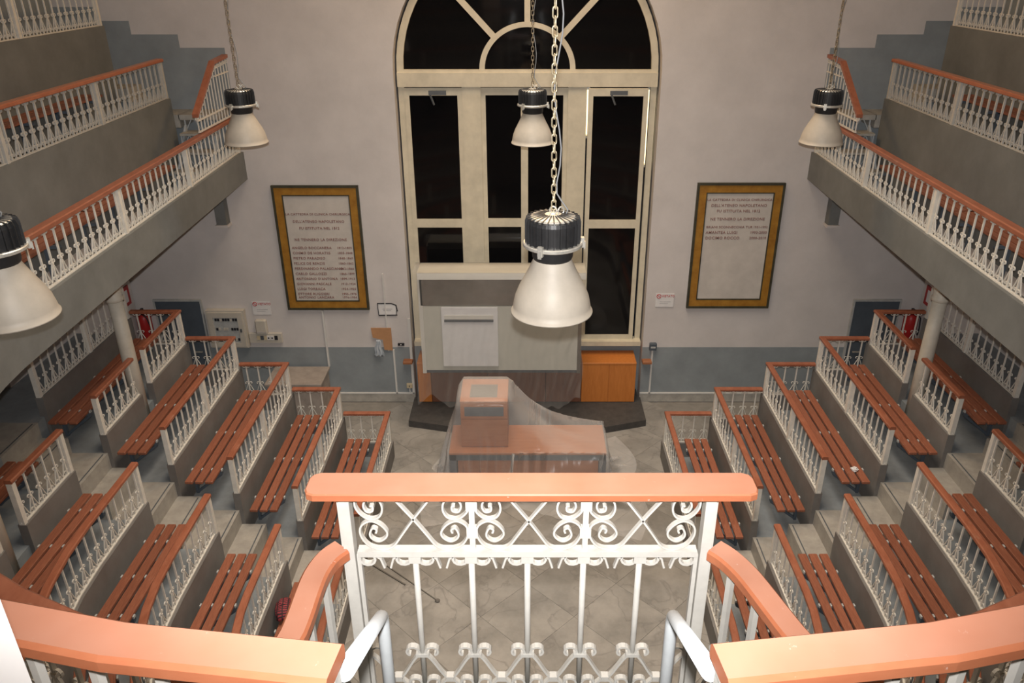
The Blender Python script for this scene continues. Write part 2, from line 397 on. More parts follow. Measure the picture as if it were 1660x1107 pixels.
struct(G().box(-XS-.3, XS+.3, -2.5, YW+.34, TOP, TOP+.2), 'ceiling', 'wall', 'plain white ceiling over the lecture theatre', 'ceiling')

# ------------------------------------------------------------------ arched window
def window():
    Y0 = YW+.18; Y1 = YW+.27; W = 1.93
    root = empty('window_1', (0, Y0, 1.06), 'tall cream arched window with fan light and dark night panes', 'window', kind='structure')
    F = M['frame']
    def fr(name, x0, x1, z0, z1, d=0, parent=None): return G().box(x0, x1, Y0+d, Y1, z0, z1).obj(name, F, parent or root)
    fr('sill', -W, W, 1.06, 1.14, -.14)
    fr('jamb', -W, -W+.09, 1.14, ZSP); fr('jamb', W-.09, W, 1.14, ZSP)
    fr('transom', -W, W, 5.30, 5.50, -.05); fr('transom_moulding', -W, W, 5.50, 5.54, -.02)
    fr('mullion', -.98, -.70, 1.14, 5.30, -.02); fr('mullion', .61, .89, 1.14, 5.30, -.02)
    # sashes: frame bars + two panes each
    def sash(x0, x1, d, lean=0, mid=False):
        o = empty('sash', (0, 0, 0), None, None); o.parent = root
        fw = .07; zb = 3.19
        def b(n, a, c, e, f, dd=0, m=F):
            g = G()
            g.box(a, c, Y0+d+dd, Y0+d+dd+(.05 if m is F else .008), e, f)
            if lean: g.V = [(x, y-lean*(z-1.14)/4.1, z) for x, y, z in g.V]
            g2 = g.obj(n, m, o); return g2
        b('sash_stile', x0, x0+fw, 1.14, 5.28); b('sash_stile', x1-fw, x1, 1.14, 5.28)
        b('sash_rail', x0+fw, x1-fw, 1.14, 1.22); b('sash_rail', x0+fw, x1-fw, 5.17, 5.28); b('sash_rail', x0+fw, x1-fw, zb-.07, zb+.07)
        xm = [(x0+fw, x1-fw)]
        if mid:
            c = (x0+x1)/2; b('glazing_bar', c-.055, c+.055, 1.22, 5.17, -.005); xm = [(x0+fw, c-.055), (c+.055, x1-fw)]
        for a, c in xm:
            b('pane', a, c, 1.22, zb-.07, .02, M['glass']); b('pane', a, c, zb+.07, 5.17, .02, M['glass'])
        return o
    sash(-1.84, -.98, -.01); sash(-.70, .61, .02, mid=True); sash(.912, 1.80, -.03, lean=.05)
    # closers on top of the two side sashes
    for x in (-1.34, 1.36):
        c = G().box(x-.13, x+.13, Y0-.10, Y0-.05, 5.19, 5.25).obj('window_closer', M['darkmetal'], root)
        G().bar((x-.11, Y0-.08, 5.20), (x-.05, Y0-.12, 5.05), .02).obj('closer_arm', M['darkmetal'], c)
    # fan light: outer ring, inner half ring, spokes, panes
    n = 32
    def ring(name, rx0, rz0, rx1, rz1, y0, y1, m, z=ZSP, a0=0, a1=PI, k=n):
        A = [a0+(a1-a0)*i/k for i in range(k+1)]; g = G()
        V = []
        for a in A:
            c, s_ = math.cos(a), math.sin(a)
            V += [(rx0*c, y0, z+rz0*s_), (rx1*c, y0, z+rz1*s_), (rx1*c, y1, z+rz1*s_), (rx0*c, y1, z+rz0*s_)]
        Fc = [(i*4+j, i*4+(j+1) % 4, i*4+4+(j+1) % 4, i*4+4+j) for i in range(k) for j in range(4)]+[(0, 1, 2, 3), (k*4, k*4+1, k*4+2, k*4+3)]
        return g.add(V, Fc).obj(name, m, root)
    ring('arch_frame', 1.83, 1.83, 1.93, 1.93, Y0-.02, Y1, F); ring('hub_arch', .63, .585, .71, .655, Y0-.01, Y1, F)
    for a in (45, 90, 135):
        c, s_ = math.cos(R(a)), math.sin(R(a))
        G().bar((.68*c, (Y0+Y1)/2-.01, ZSP+.63*s_), (1.85*c, (Y0+Y1)/2-.01, ZSP+1.85*s_), .085, .08, up=(0, 1, 0)).obj('spoke', F, root)
    for a0, a1 in ((0, 45), (45, 90), (90, 135), (135, 180)): ring('fan_pane', .70, .645, 1.84, 1.84, Y0+.03, Y0+.038, M['glass'], a0=R(a0), a1=R(a1), k=8)
    ring('fan_pane', .001, .001, .64, .59, Y0+.03, Y0+.038, M['glass'])
window()

# ------------------------------------------------------------------ iron work units
SP = .152
def curl(x0, z0, r, d, up=1, turn=1.35, n=7):
    """a ram's horn: leaves (x0,z0) sideways in direction d, rises and rolls in"""
    P = []
    for i in range(n+1):
        f = i/n; a = PI-turn*PI*f; rr = r*(1-.45*f*f)
        P.append((x0+d*(r+rr*math.cos(a)), z0+up*(rr*math.sin(a))))
    return P
def scurve(x0, z0, x1, z1, n=6):
    P = []
    for i in range(n+1):
        f = i/n; e = f*f*(3-2*f); P.append((x0+(x1-x0)*f, z0+(z1-z0)*(f*.45+e*.55)))
    return P
def baluster_mesh(h=HI, sp=SP, t=.0155, m='iron', name='baluster'):
    g = G(); k = h/.49; zc = .185*k; r = min(.030*k, sp*.2); w = t*.75; th = t*.42
    g.box(-t/2, t/2, -t/2, t/2, 0, h)
    g.box(-t*.8, t*.8, -t*.75, t*.75, zc-.008, zc+.008)
    for d in (-1, 1):
        g.ribbon([(d*t*.4, zc-.01)]+curl(d*t*.4, zc+.012, r*.72, d), w, th)
        g.ribbon(scurve(d*t*.3, zc-.005, d*sp/2, .022*k), w, th)
        g.ribbon(curl(d*t*.4, .045*k, r*.62, d), w, th)
        g.ribbon([(d*sp/2, .022*k), (d*sp*.36, .004)], w, th)
        g.ribbon(curl(d*t*.4, h-.012, r*.75, d, up=-1, turn=1.25), w, th)
    return mesh(name, g.V, g.F, M[m])
BAL = baluster_mesh()
BALW = baluster_mesh(m='ironw', t=.019)
def railing(name, label, P, side, h=HI, wd=.078, th=HT, bal=None, posts=(), corner=None, group=None, sp=SP, wood='rail', im='iron', endpost=.05, skip=()):
    """P: plan path at the iron base height"""
    bal = bal or BAL; D = walk(P); tot = D[-1]; q, _ = at(P, D, tot/2)
    root = empty(name, (side*q[0], q[1], q[2]), label, 'railing', group)
    top = [(p[0], p[1], p[2]+h) for p in P]
    G().sweep(top, hrail(wd, th), side).obj('handrail', M[wood], root)
    G().sweep(P, rect(-.016, .016, 0, .012), side).obj('bottom_rail', M[im], root)
    G().sweep(top, rect(-.012, .012, -.008, 0), side).obj('top_bar', M[im], root)
    for d in posts:
        p, t = at(P, D, min(max(d, .026), tot-.026)); e = endpost/2
        g = G(); a = math.atan2(t[1], side*t[0]); V = []
        for z in (p[2], p[2]+h):
            for u, v in ((-e, -.028), (e, -.028), (e, .028), (-e, .028)):
                V.append((side*p[0]+u*math.cos(a)-v*math.sin(a), p[1]+u*math.sin(a)+v*math.cos(a), z))
        g.add(V, [(0, 1, 2, 3), (4, 5, 6, 7), (0, 1, 5, 4), (1, 2, 6, 5), (2, 3, 7, 6), (3, 0, 4, 7)]).obj('post', M[im], root)
    cuts = sorted(set([0]+list(corner or [])+[tot]))
    for c0, c1 in zip(cuts, cuts[1:]):
        n = max(1, round((c1-c0)/sp))
        for i in range(n):
            d = c0+(c1-c0)*(i+.5)/n
            if any(abs(d-x) < .05 for x in posts): continue
            p, t = at(P, D, d)
            o = link('baluster', bal, root, (side*p[0]-root.location.x, p[1]-root.location.y, p[2]-root.location.z), math.atan2(t[1], side*t[0]))
            o.scale.x = (c1-c0)/n/sp
    return root

# ------------------------------------------------------------------ raked seating
def bench_at(label, side, cx, cy, L, z, ang=0, nb=3, group='slatted benches of the raked seating', cover=None):
    """straight bench, long axis along local y; z = seat top"""
    root = empty('slatted_bench', (side*cx, cy, z), label, 'bench', group, rz=-side*ang)
    sw = .094; gp = .028
    key = ('s', round(L, 2))
    if key not in CACHE:
        g = G().cbox(-sw/2, sw/2, -L/2, L/2, -.032, 0, .005); CACHE[key] = mesh('slat', g.V, g.F, M['slat'])
    if 'br' not in CACHE:
        g = G().box(-.185, .185, -.022, .022, -.075, -.033); g.box(-.185, -.15, -.02, .02, -.36, -.075); g.bar((-.16, 0, -.34), (.17, 0, -.08), .03)
        CACHE['br'] = mesh('bracket', g.V, g.F, M['door'])
        g = G().cbox(-.008, .008, -.02, .02, -.034, -.006, .002); CACHE['bolt'] = mesh('bolt_plate', g.V, g.F, M['bracket'])
    for i in (-1, 0, 1):
        o = link('slat', CACHE[key], root, (i*(sw+gp), 0, 0))
    for j in range(nb):
        y = -L/2+.28+(L-.56)*j/max(1, nb-1)
        b = link('bracket', CACHE['br'], root, (0, y, 0)); b.scale.x = -side
        for x in (-1.5, -.5, .5, 1.5): link('bolt_plate', CACHE['bolt'], b, (x*(sw+gp), 0, 0))
    return root
CACHE = {}
def terrace(s):
    sd = SIDE[s]
    fb = empty('terrace_far', (s*3.9, 9.1, 0), 'grey stepped seating terrace between window wall and aisle, '+sd, 'terrace', kind='structure')
    nb_ = empty('terrace_near', (s*3.9, 5.0, 0), 'grey curved seating terrace between aisle and pulpit, '+sd, 'terrace', kind='structure')
    ai = empty('aisle_stairs', (s*3.9, 7.5, 0), 'stone aisle steps climbing between seating blocks, '+sd, 'stairs', kind='structure')
    TN = -1.25
    for k in range(1, 7):
        r0 = RR[k]; r1 = RR[k+1] if k < 6 else XS
        # floors
        G().box(*sorted((s*r0, s*r1)), YA1, YE, 0, ZF[k]).obj('row_floor', M['rowfloor'], fb)
        P = arc(r0, r0, 0, YA0-YC, TN, 0)
        G().sweep(P, rect(0, r1-r0-(0 if k < 6 else .02), 0, ZF[k]), s).obj('row_floor', M['rowfloor'], nb_)
        # parapets
        far = [(r1-.045, YE, 0), (r0, YE, 0), (r0, YA1, 0)] if k < 6 else [(r0, YE, 0), (r0, 8.0, 0)]
        gaps = [far] if k != 5 else [[far[0], far[1], (r0, 9.12, 0)], [(r0, 8.82, 0), (r0, YA1, 0)]]
        for g_ in gaps: G().sweep(g_, rect(-.045, .045, 0, ZB[k]), s).obj('parapet', M['parapet'], fb)
        pn = [arc(r0, r0, 0, YA0-YC, TN, 0)] if k != 5 else [arc(r0, r0, 0, YA0-YC, .12, 0), arc(r0, r0, 0, -.05, TN, 0)]
        if k == 6: pn = [arc(r0, r0, 0, .75, TN, 0)]
        for g_ in pn: G().sweep(g_, rect(-.045, .045, 0, ZB[k]), s).obj('parapet', M['parapet'], nb_)
        # aisle
        e = r1-.30 if k < 6 else r1
        G().box(*sorted((s*(r0+.0), s*e)), YA0, YA1, 0, ZF[k]).obj('landing', M['step'], ai)
        if k < 6:
            G().box(*sorted((s*e, s*r1)), YA0, YA1, 0, ZF[k]+.21).obj('step', M['step'], ai)
            for q, z in ((e+.035, ZF[k]+.21), (r1+.035, ZF[k+1])):
                G().box(*sorted((s*q, s*(q+.014))), YA0+.03, YA1-.03, z, z+.004).obj('nosing_strip', M['darkmetal'], ai)
        # railings
        z = ZB[k]; od = ORD[k]
        if k < 6:
            F_ = [(p[0], p[1], z) for p in far]; c = r1-.045-r0
            if k != 5:
                railing('row_railing', f'white iron railing with red handrail, {od} row, window-end block, {sd}', F_, s, posts=(c, c+1.22, c+YE-YA1), corner=[c], group='row railings')
            else:
                railing('row_railing', f'iron railing, fifth row, between column and window wall, {sd}', F_[:2]+[(r0, 9.12, z)], s, posts=(c, c+YE-9.12), corner=[c], group='row railings')
                railing('row_railing', f'iron railing, fifth row, between column and aisle, window-end block, {sd}', [(r0, 8.82, z), (r0, YA1, z)], s, posts=(8.82-YA1,), group='row railings')
        else:
            railing('row_railing', f'shaded white iron railing under the gallery, back row, window-end block, {sd}', [(r0, YE, z), (r0, 8.0, z)], s, posts=(0, 1.1, 2.3), group='row railings')
        if k == 5:
            railing('row_railing', f'short iron railing, fifth row, between aisle and pulpit-end column, {sd}', arc(r0, r0, 0, YA0-YC, .12, z), s, posts=(0, 9), group='row railings')
            railing('row_railing', f'curved white iron railing, fifth row, pulpit-end block behind column, {sd}', arc(r0, r0, 0, -.05, TN, z), s, posts=(0, 2, 4, 9), group='row railings')
        elif k < 5:
            Pn = arc(r0, r0, 0, YA0-YC, TN, z); tl = walk(Pn)[-1]
            railing('row_railing', f'curving white iron railing with red handrail, {od} row, pulpit-end block, {sd}', Pn, s, posts=(0, tl*.34, tl*.67, tl), group='row railings')
        else:
            Pn = arc(r0, r0, 0, .75, TN, z); tl = walk(Pn)[-1]
            railing('row_railing', f'shaded white iron railing under the gallery, back row, pulpit-end block, {sd}', Pn, s, posts=(0, tl/3, tl*2/3, tl), group='row railings')
        # benches
        if k < 6:
            zs = ZF[k]+.44; cx = r0+.42; dd = min(math.sqrt(.06*(2*r0+1.26)), math.tan(R(13))*(r0+.25))-.02
            bench_at(f'red-brown slatted bench, {od} row, window-end block, {sd}', s, cx, (7.84+10.1)/2, 10.1-7.84, zs)
            bench_at(f'red-brown slatted bench, {od} row, pulpit-end block beside aisle, {sd}', s, cx, (7.05+YC-dd)/2, 7.05-YC+dd, zs)
            ph0 = math.degrees(math.atan(dd/cx))+14.5
            for i, ph in enumerate((ph0, ph0+25)):
                half = 11.5; m = (r1-.07)*math.cos(R(half))-.18
                bench_at(f'red-brown slatted bench, {od} row, pulpit-end curve, {["nearer the aisle","farther from the aisle"][i]}, {sd}', s,
                         m*math.cos(R(ph)), YC-m*math.sin(R(ph)), 2*(m-.17)*math.tan(R(half))*.96, zs, ang=R(ph), nb=2)
    # columns carrying the gallery
    for y, wh in ((8.97, 'window-end'), (6.0, 'pulpit-end')):
        q = RR[5]+.07; y -= .05
        root = empty('column', (s*q, y, ZF[4]), f'round cream cast-iron column under the gallery, {wh} block, {sd}', 'column', 'gallery columns')
        c = (s*q, y, 0)
        G().lathe([(.15, ZF[4]), (.15, ZF[4]+.10), (.115, ZF[4]+.14), (.10, ZF[4]+.2)], 20, c).obj('base', M['column'], root, True)
        G().lathe([(.092, ZF[4]+.19), (.088, 2.6), (.084, 3.26)], 20, c).obj('shaft', M['column'], root, True)
        G().lathe([(.088, 3.24), (.105, 3.25), (.105, 3.29), (.092, 3.30), (.10, 3.42), (.13, 3.56), (.15, 3.62), (.15, 3.66), (.17, 3.67), (.17, 3.95)], 20, c).obj('capital', M['column'], root, True)
for s in (-1, 1): terrace(s)

# ------------------------------------------------------------------ galleries
A1, B1, FL = 4.24, 4.36, .0235
def gallery(s):
    sd = SIDE[s]; T1 = YW-YC
    tE = -math.acos(1.16/A1)
    full = -PI/2+.001
    gs = empty('gallery_structure', (s*5.2, 9, 3.95), 'grey tiered gallery with curved fascia and risers, '+sd, 'gallery', kind='structure')
    def strip(name, off, boff, t1, t0, u0, u1, z0, z1, m='grey'):
        return G().sweep(arc(A1+off, B1+boff, FL, t1, t0, 0, .07), rect(u0, u1, z0, z1), s).obj(name, M[m], gs)
    strip('soffit_slab', 0, 0, T1, full, .02, 2.32, 3.96, 4.10, 'wall')
    strip('fascia', 0, 0, T1, tE, -.06, .06, 3.95, 4.37)
    strip('riser_wall', .72, .642, 5.42, full, -.05, .05, 4.10, 5.24)
    strip('gallery_floor', .72, .642, 5.42, full, .0, .80, 4.84, 5.0)
    strip('riser_wall', 1.46, 1.36, 5.48, full, -.05, .05, 4.9, 6.19)
    strip('gallery_floor', 1.46, 1.36, 5.48, full, .0, .86, 5.8, 5.95)
    # landing along the back wall and steps climbing outwards
    for q0, q1, z in ((4.99, 5.3, 5.0), (5.3, 5.66, 5.18), (5.66, 6.0, 5.36), (6.0, XS, 5.54)):
        G().box(*sorted((s*q0, s*q1)), 11.58, YW, z-.18, z).obj('stair_block', M['tread'], gs)
    G().box(*sorted((s*4.44, s*5.0)), 11.58, YW, 4.93, 5.0).obj('landing', M['tread'], gs)
    # railings
    P = arc(A1, B1, FL, T1-.02, tE, 4.37); tl = walk(P)[-1]
    railing('gallery_railing', 'white iron railing with red handrail, lowest gallery, '+sd, P, s, wd=.10, th=.05, posts=[0]+[.1+1.93*i for i in range(1, 6)]+[tl], group='gallery railings')
    tM = -math.acos(.375/(A1+.72))
    P = arc(A1+.72, B1+.642, FL, 5.42, tM, 5.24); tl = walk(P)[-1]
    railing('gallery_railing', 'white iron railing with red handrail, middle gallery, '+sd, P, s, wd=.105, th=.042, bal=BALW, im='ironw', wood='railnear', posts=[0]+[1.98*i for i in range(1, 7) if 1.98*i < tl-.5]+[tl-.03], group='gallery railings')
    P = arc(A1+1.46, B1+1.36, FL, 5.48, -.75, 6.19); tl = walk(P)[-1]
    railing('gallery_railing', 'white iron railing of the topmost gallery, '+sd, P, s, wd=.10, th=.05, posts=[0]+[2*i for i in range(1, 5)], group='gallery railings')
    # long gallery benches
    for lv, off, bo, z, nm in ((0, .36, .33, 4.56, 'lowest'), (1, 1.12, 1.0, 5.46, 'middle')):
        for i, (t1, t0) in enumerate(((4.3, 2.2), (2.15, .1), (.05, -.45), (-.48, -.95))):
            Pb = arc(A1+off, B1+bo, FL, t1, t0, z, .06); q, _ = at(Pb, walk(Pb), walk(Pb)[-1]/2)
            root = empty('gallery_bench', (s*q[0], q[1], z), f'long red slatted bench, {nm} gallery, {["next to the stairs", "second from the stairs", "third from the stairs", "fourth from the stairs"][i]}, {sd}', 'bench', 'gallery benches')
            for u in (-.02, .07, .16): G().sweep(Pb, rect(u-.038, u+.038, -.03, 0), s).obj('slat', M['slat'], root)
            for f in (.15, .5, .85):
                p, t = at(Pb, walk(Pb), walk(Pb)[-1]*f); zf = 4.10 if lv == 0 else 5.0
                G().bar((s*(p[0]-.14), p[1], z-.045), (s*(p[0]+.14), p[1], z-.045), .04, .03).bar((s*p[0], p[1], zf), (s*p[0], p[1], z-.05), .04).obj('leg', M['door'], root)
    # iron stairs up to the landing
    st = empty('iron_stairs', (s*4.75, 11.2, 4.1), 'blue-grey iron stairs with open lattice risers in the gallery, '+sd, 'stairs', 'gallery stairs')
    for i, (y, z) in enumerate(((10.93, 4.34), (11.15, 4.56), (11.37, 4.78), (11.58, 5.0))):
        if i < 3: G().box(*sorted((s*4.44, s*4.93)), y-.02, y+.25, z-.03, z).obj('tread', M['tread'], st)
        zz = z-.03; z0 = z-.22 if i else 4.10; y0 = y+.01
        g = G(); q = [4.45, 4.69, 4.92]
        for a in q: g.bar((s*a, y0, z0), (s*a, y0, zz), .018)
        for a, b in zip(q, q[1:]): g.bar((s*a, y0, z0), (s*(a+b)/2, y0, zz), .012).bar((s*(a+b)/2, y0, zz), (s*b, y0, z0), .012)
        g.obj('lattice_riser', M['stairiron'], st)
    for q in (4.45, 4.92): G().bar((s*q, 10.95, 4.14), (s*q, 11.6, 4.84), .03, .06).obj('stringer', M['stairiron'], st)
    # taller stair guard standing on the lowest gallery rail
    q = A1+FL*5.2; gd = empty('stair_guard', (s*q, 11.3, 4.92), 'tall white iron stair guard with sloping red handrail against back wall, '+sd, 'railing', 'stair guards')
    H = [(10.62, 5.13), (11.5, 5.70), (YW-.03, 5.73)]
    V = []
    for i, (y, z) in enumerate(H):
        for u, w_ in ((-.04, 0), (.04, 0), (.04, .045), (-.04, .045)): V.append((s*(q+u), y, z+w_))
    G().add(V, [(i*4+j, i*4+(j+1) % 4, i*4+4+(j+1) % 4, i*4+4+j) for i in (0, 1) for j in range(4)]+[(0, 1, 2, 3), (8, 9, 10, 11)]).obj('handrail', M['rail'], gd)
    for z, y0 in ((4.925, 10.66), (5.07, 10.66)): G().box(*sorted((s*(q-.012), s*(q+.012))), y0, YW-.02, z, z+.018).obj('guard_rail', M['iron'], gd)
    G().box(*sorted((s*(q-.012), s*(q+.012))), 11.5, YW-.02, 5.53, 5.545).obj('guard_rail', M['iron'], gd)
    gb = G().box(-.006, .006, -.006, .006, 0, 1); bm_ = mesh('guard_bar', gb.V, gb.F, M['iron'])
    gc = G()
    for d in (-1, 1): gc.ribbon(curl(d*.005, 0, .026, d), .014, .009)
    cm = mesh('scroll', gc.V, gc.F, M['iron'])
    n = 13
    for i in range(n):
        y = 10.67+(YW-.05-10.67)*i/(n-1)
        zt = np.interp(y, [h[0] for h in H], [h[1] for h in H])
        o = link('guard_bar', bm_, gd, (0, y-11.3, 4.94-4.92)); o.scale.z = 5.08-4.94
        o = link('guard_bar', bm_, gd, (0, y-11.3, 5.08-4.92)); o.scale.z = zt-5.08
        c = link('scroll', cm, gd, (0, y-11.3, zt-.06-4.92), PI/2); c.rotation_euler = (0, PI if False else 0, PI/2)
    # bracket under the gallery on the back wall
    g = G().box(*sorted((s*4.70, s*4.86)), YW-.16, YW, 3.26, 3.96); br = g.obj('gallery_bracket', M['grey'], label='grey boxed bracket under the gallery at the back wall, '+sd, cat='bracket', group='gallery brackets')
    G().box(*sorted((s*4.68, s*4.88)), YW-.18, YW, 3.22, 3.26).obj('bracket_foot', M['wall'], br)
for s in (-1, 1): gallery(s)

# ------------------------------------------------------------------ pulpit on the lowest gallery
def spiral(cx, cz, r0, r1, a0, a1, n=14):
    return [(cx+(r0+(r1-r0)*i/n)*math.cos(a0+(a1-a0)*i/n), cz+(r0+(r1-r0)*i/n)*math.sin(a0+(a1-a0)*i/n)) for i in range(n+1)]
def smooth(C, k=4):
    P = []
    for i in range(len(C)-1):
        p0 = C[max(i-1, 0)]; p1 = C[i]; p2 = C[i+1]; p3 = C[min(i+2, len(C)-1)]
        for q in range(k):
            f = q/k
            P.append(tuple(.5*(2*p1[n]+(-p0[n]+p2[n])*f+(2*p0[n]-5*p1[n]+4*p2[n]-p3[n])*f*f+(-p0[n]+3*p1[n]-3*p2[n]+p3[n])*f**3) for n in (0, 1)))
    return P+[C[-1]]
def pulpit():
    Yp = 2.46; zb = 4.10; zm = 4.90; zt = 5.186
    root = empty('pulpit_railing', (0, Yp, zb), 'white scrolled iron pulpit front with broad red-brown handrail above the arena', 'railing')
    I = M['ironw']
    g = G(); V = []
    L0, L1 = -.835, .865; y0, y1 = 2.385, 2.53; c = .035
    outl = [(L0+c, y0), (L1-c, y0), (L1-.008, y0+.012), (L1, y0+c), (L1, y1-c), (L1-.01, y1-.012), (L1-c, y1), (L0+c, y1), (L0+.01, y1-.012), (L0, y1-c), (L0, y0+c), (L0+.01, y0+.012)]
    n = len(outl); cx, cy = (L0+L1)/2, (y0+y1)/2
    for z, k in ((zt, .0), (zt+.006, 0), (zt+.025, 0), (zt+.030, .005)):
        for x, y in outl: V.append((x-math.copysign(k, x-cx), y-math.copysign(k, y-cy), z))
    F = [tuple(range(n)), tuple(range(3*n, 4*n))]+[(r*n+i, r*n+(i+1) % n, r*n+n+(i+1) % n, r*n+n+i) for r in range(3) for i in range(n)]
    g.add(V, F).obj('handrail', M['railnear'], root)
    for x, sx in ((-.70, -1), (.70, 1)):
        po = G().box(x-.02, x+.02, Yp-.026, Yp+.026, zb, zt).obj('post', I, root)
        G().box(x+sx*.026-.006, x+sx*.026+.006, Yp-.006, Yp+.02, zb, zt).obj('post_flange', I, po)
        G().box(x-sx*.032-.008, x-sx*.032+.008, Yp-.014, Yp+.01, zb, zm-.02).obj('post_flange', I, po)
    G().box(-.67, .67, Yp-.022, Yp+.022, zm-.026, zm).obj('middle_rail', I, root)
    G().box(-.67, .67, Yp-.018, Yp+.018, zb+.0, zb+.014).obj('bottom_rail', I, root)
    G().box(-.67, .67, Yp-.015, Yp+.015, zt-.008, zt).obj('top_bar', I, root)
    # upper band: three panels of crossed scrolls
    bars = [-.67, -.215, .226, .67]
    hh = zt-zm
    for b in bars[1:3]:
        o = G().box(b-.011, b+.011, Yp-.011, Yp+.011, zm, zt).obj('upper_bar', I, root)
        for z in (zm+hh*.3, zm+hh*.76): G().box(b-.022, b+.022, Yp-.017, Yp+.017, z-.022, z+.022).obj('collar', I, o)
    for x0, x1 in zip(bars, bars[1:]):
        wdt = x1-x0
        for d, xb in ((1, x0), (-1, x1)):
            fx = lambda x: xb+d*x
            LO = [(.317, 1.14), (.291, .985), (.218, .566), (.173, .283), (.142, .09), (.114, .025), (.083, .02), (.045, .075), (.021, .207), (.012, .358), (.0225, .49), (.057, .566), (.0934, .50), (.1176, .358), (.111, .245), (.083, .17), (.057, .226), (.050, .32), (.062, .425), (.078, .396), (.073, .33)]
            UP = [(.0035, 1.13), (.0035, .98), (.005, .83), (.024, .69), (.055, .604), (.09, .64), (.107, .783), (.100, .943), (.073, .98), (.045, .955), (.036, .849), (.048, .745), (.069, .764), (.071, .85), (.060, .85)]
            for nm_, C in (('scroll', LO), ('upper_scroll', UP)):
                G().ribbon([(fx(a+.004), zm+b*hh*.87) for a, b in smooth(C)], .020, .0075, Yp).obj(nm_, I, root)
    # lower balusters
    h = zm-.028-zb; sp = .2233
    for i, x in enumerate((-.447, -.2235, 0, .2235, .447)):
        o = G().tube([(x, Yp, zb+.014), (x, Yp, zm-.028)], .0125, 10).obj('baluster', I, root, True)
        zc = zb+.232
        col = G().box(x-.028, x+.028, Yp-.018, Yp+.018, zc-.008, zc+.008).obj('collar', I, o)
        G().box(x-.024, x+.024, Yp-.018, Yp+.018, zm-.062, zm-.03).obj('collar', I, o)
        for d in (-1, 1):
            G().ribbon([(x+d*.012, zc)]+curl(x+d*.012, zc+.014, .031, d, n=10), .026, .009, Yp).obj('horn', I, o)
            G().ribbon(scurve(x+d*.016, zc-.006, x+d*(sp/2-.008), zb+.092, 9), .022, .009, Yp).obj('lattice_leg', I, o)
            G().ribbon(curl(x+d*.012, zb+.062, .030, d, n=10), .024, .009, Yp).obj('horn', I, o)
            G().ribbon(scurve(x+d*(sp/2-.004), zb+.088, x+d*.03, zb+.012, 7), .022, .009, Yp).obj('lattice_leg', I, o)
            G().ribbon(curl(x+d*.012, zm-.042, .034, d, up=-1, turn=1.5, n=10), .022, .009, Yp).obj('top_curl', I, o)
            G().ribbon([(x+d*(sp/2-.045), zm-.03), (x+d*(sp/2-.025), zm-.045), (x+d*(sp/2-.012), zm-.092)], .022, .008, Yp).obj('spur', I, o)
    for i, x in enumerate([-.5585, -.335, -.1117, .1117, .335, .5585]):
        G().box(x-.016, x+.016, Yp-.016, Yp+.016, zb+.078, zb+.104).obj('knot', I, root)
    for sx in (-1, 1):
        x = sx*.67
        for d in (-sx,):
            G().ribbon(curl(x+d*.004, zm-.042, .034, d, up=-1, turn=1.5, n=10), .026, .009, Yp).obj('top_curl', I, root)
            G().ribbon(curl(x+d*.004, zb+.246, .030, d, n=10), .026, .009, Yp).obj('horn', I, root)
            G().ribbon(scurve(x+d*.004, zb+.226, x+d*(sp/2-.008), zb+.092, 9), .022, .009, Yp).obj('lattice_leg', I, root)
            G().ribbon([(x+d*(sp/2-.045), zm-.03), (x+d*(sp/2-.025), zm-.045), (x+d*(sp/2-.012), zm-.092)], .022, .008, Yp).obj('spur', I, root)
    # curved side wings
    for s in (-1, 1):
        ctrl = [(.735, 2.455), (.775, 2.40), (.80, 2.31), (.806, 2.20), (.806, 2.09), (.815, 1.98), (.86, 1.90), (.97, 1.855), (1.15, 1.845)] if s < 0 else [(.74, 2.455), (.785, 2.40), (.83, 2.31), (.865, 2.20), (.897, 2.09), (.93, 1.99), (.98, 1.91), (1.06, 1.86), (1.15, 1.845)]
        P = []
        for i in range(len(ctrl)-1):
            p0 = ctrl[max(i-1, 0)]; p1 = ctrl[i]; p2 = ctrl[i+1]; p3 = ctrl[min(i+2, len(ctrl)-1)]
            for f in (0, .33, .66):
                P.append(tuple(.5*((2*p1[k])+(-p0[k]+p2[k])*f+(2*p0[k]-5*p1[k]+4*p2[k]-p3[k])*f*f+(-p0[k]+3*p1[k]-3*p2[k]+p3[k])*f**3) for k in (0, 1)))
        P.append(ctrl[-1]); P = [(a, b, zm-.03) for a, b in P]
        wing = empty('pulpit_wing_railing', (s*.85, 2.15, zb), 'curved red-brown handrail and white iron wing beside the pulpit, '+SIDE[s], 'railing', 'pulpit wings')
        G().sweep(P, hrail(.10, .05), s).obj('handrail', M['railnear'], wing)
        Pb = [(a, b, zb) for a, b, _ in P]
        G().sweep(Pb, rect(-.016, .016, 0, .012), s).obj('bottom_rail', I, wing)
        D = walk(Pb); n = 5
        if 'wb' not in CACHE:
            CACHE['wb'] = baluster_mesh(zm-.03-zb, .17, .023, 'ironw')
        for i in range(n):
            p, t = at(Pb, D, D[-1]*(i+.6)/n)
            link('baluster', CACHE['wb'], wing, (s*p[0]-wing.location.x, p[1]-wing.location.y, 0), math.atan2(t[1], s*t[0]))
    # floor and stairs of the pulpit
    fl = G(); fl.box(-.80, .80, 1.70, 2.42, 3.97, 4.095)
    fo = fl.obj('pulpit_floor', M['grey'], label='grey floor slab of the pulpit behind its iron front', cat='floor', kind='structure')
    for y, z in ((1.22, 4.77), (1.42, 4.55), (1.62, 4.32)): G().box(-.46, .46, y-.02, y+.22, z-.04, z).obj('stair_tread', M['tread'], fo)
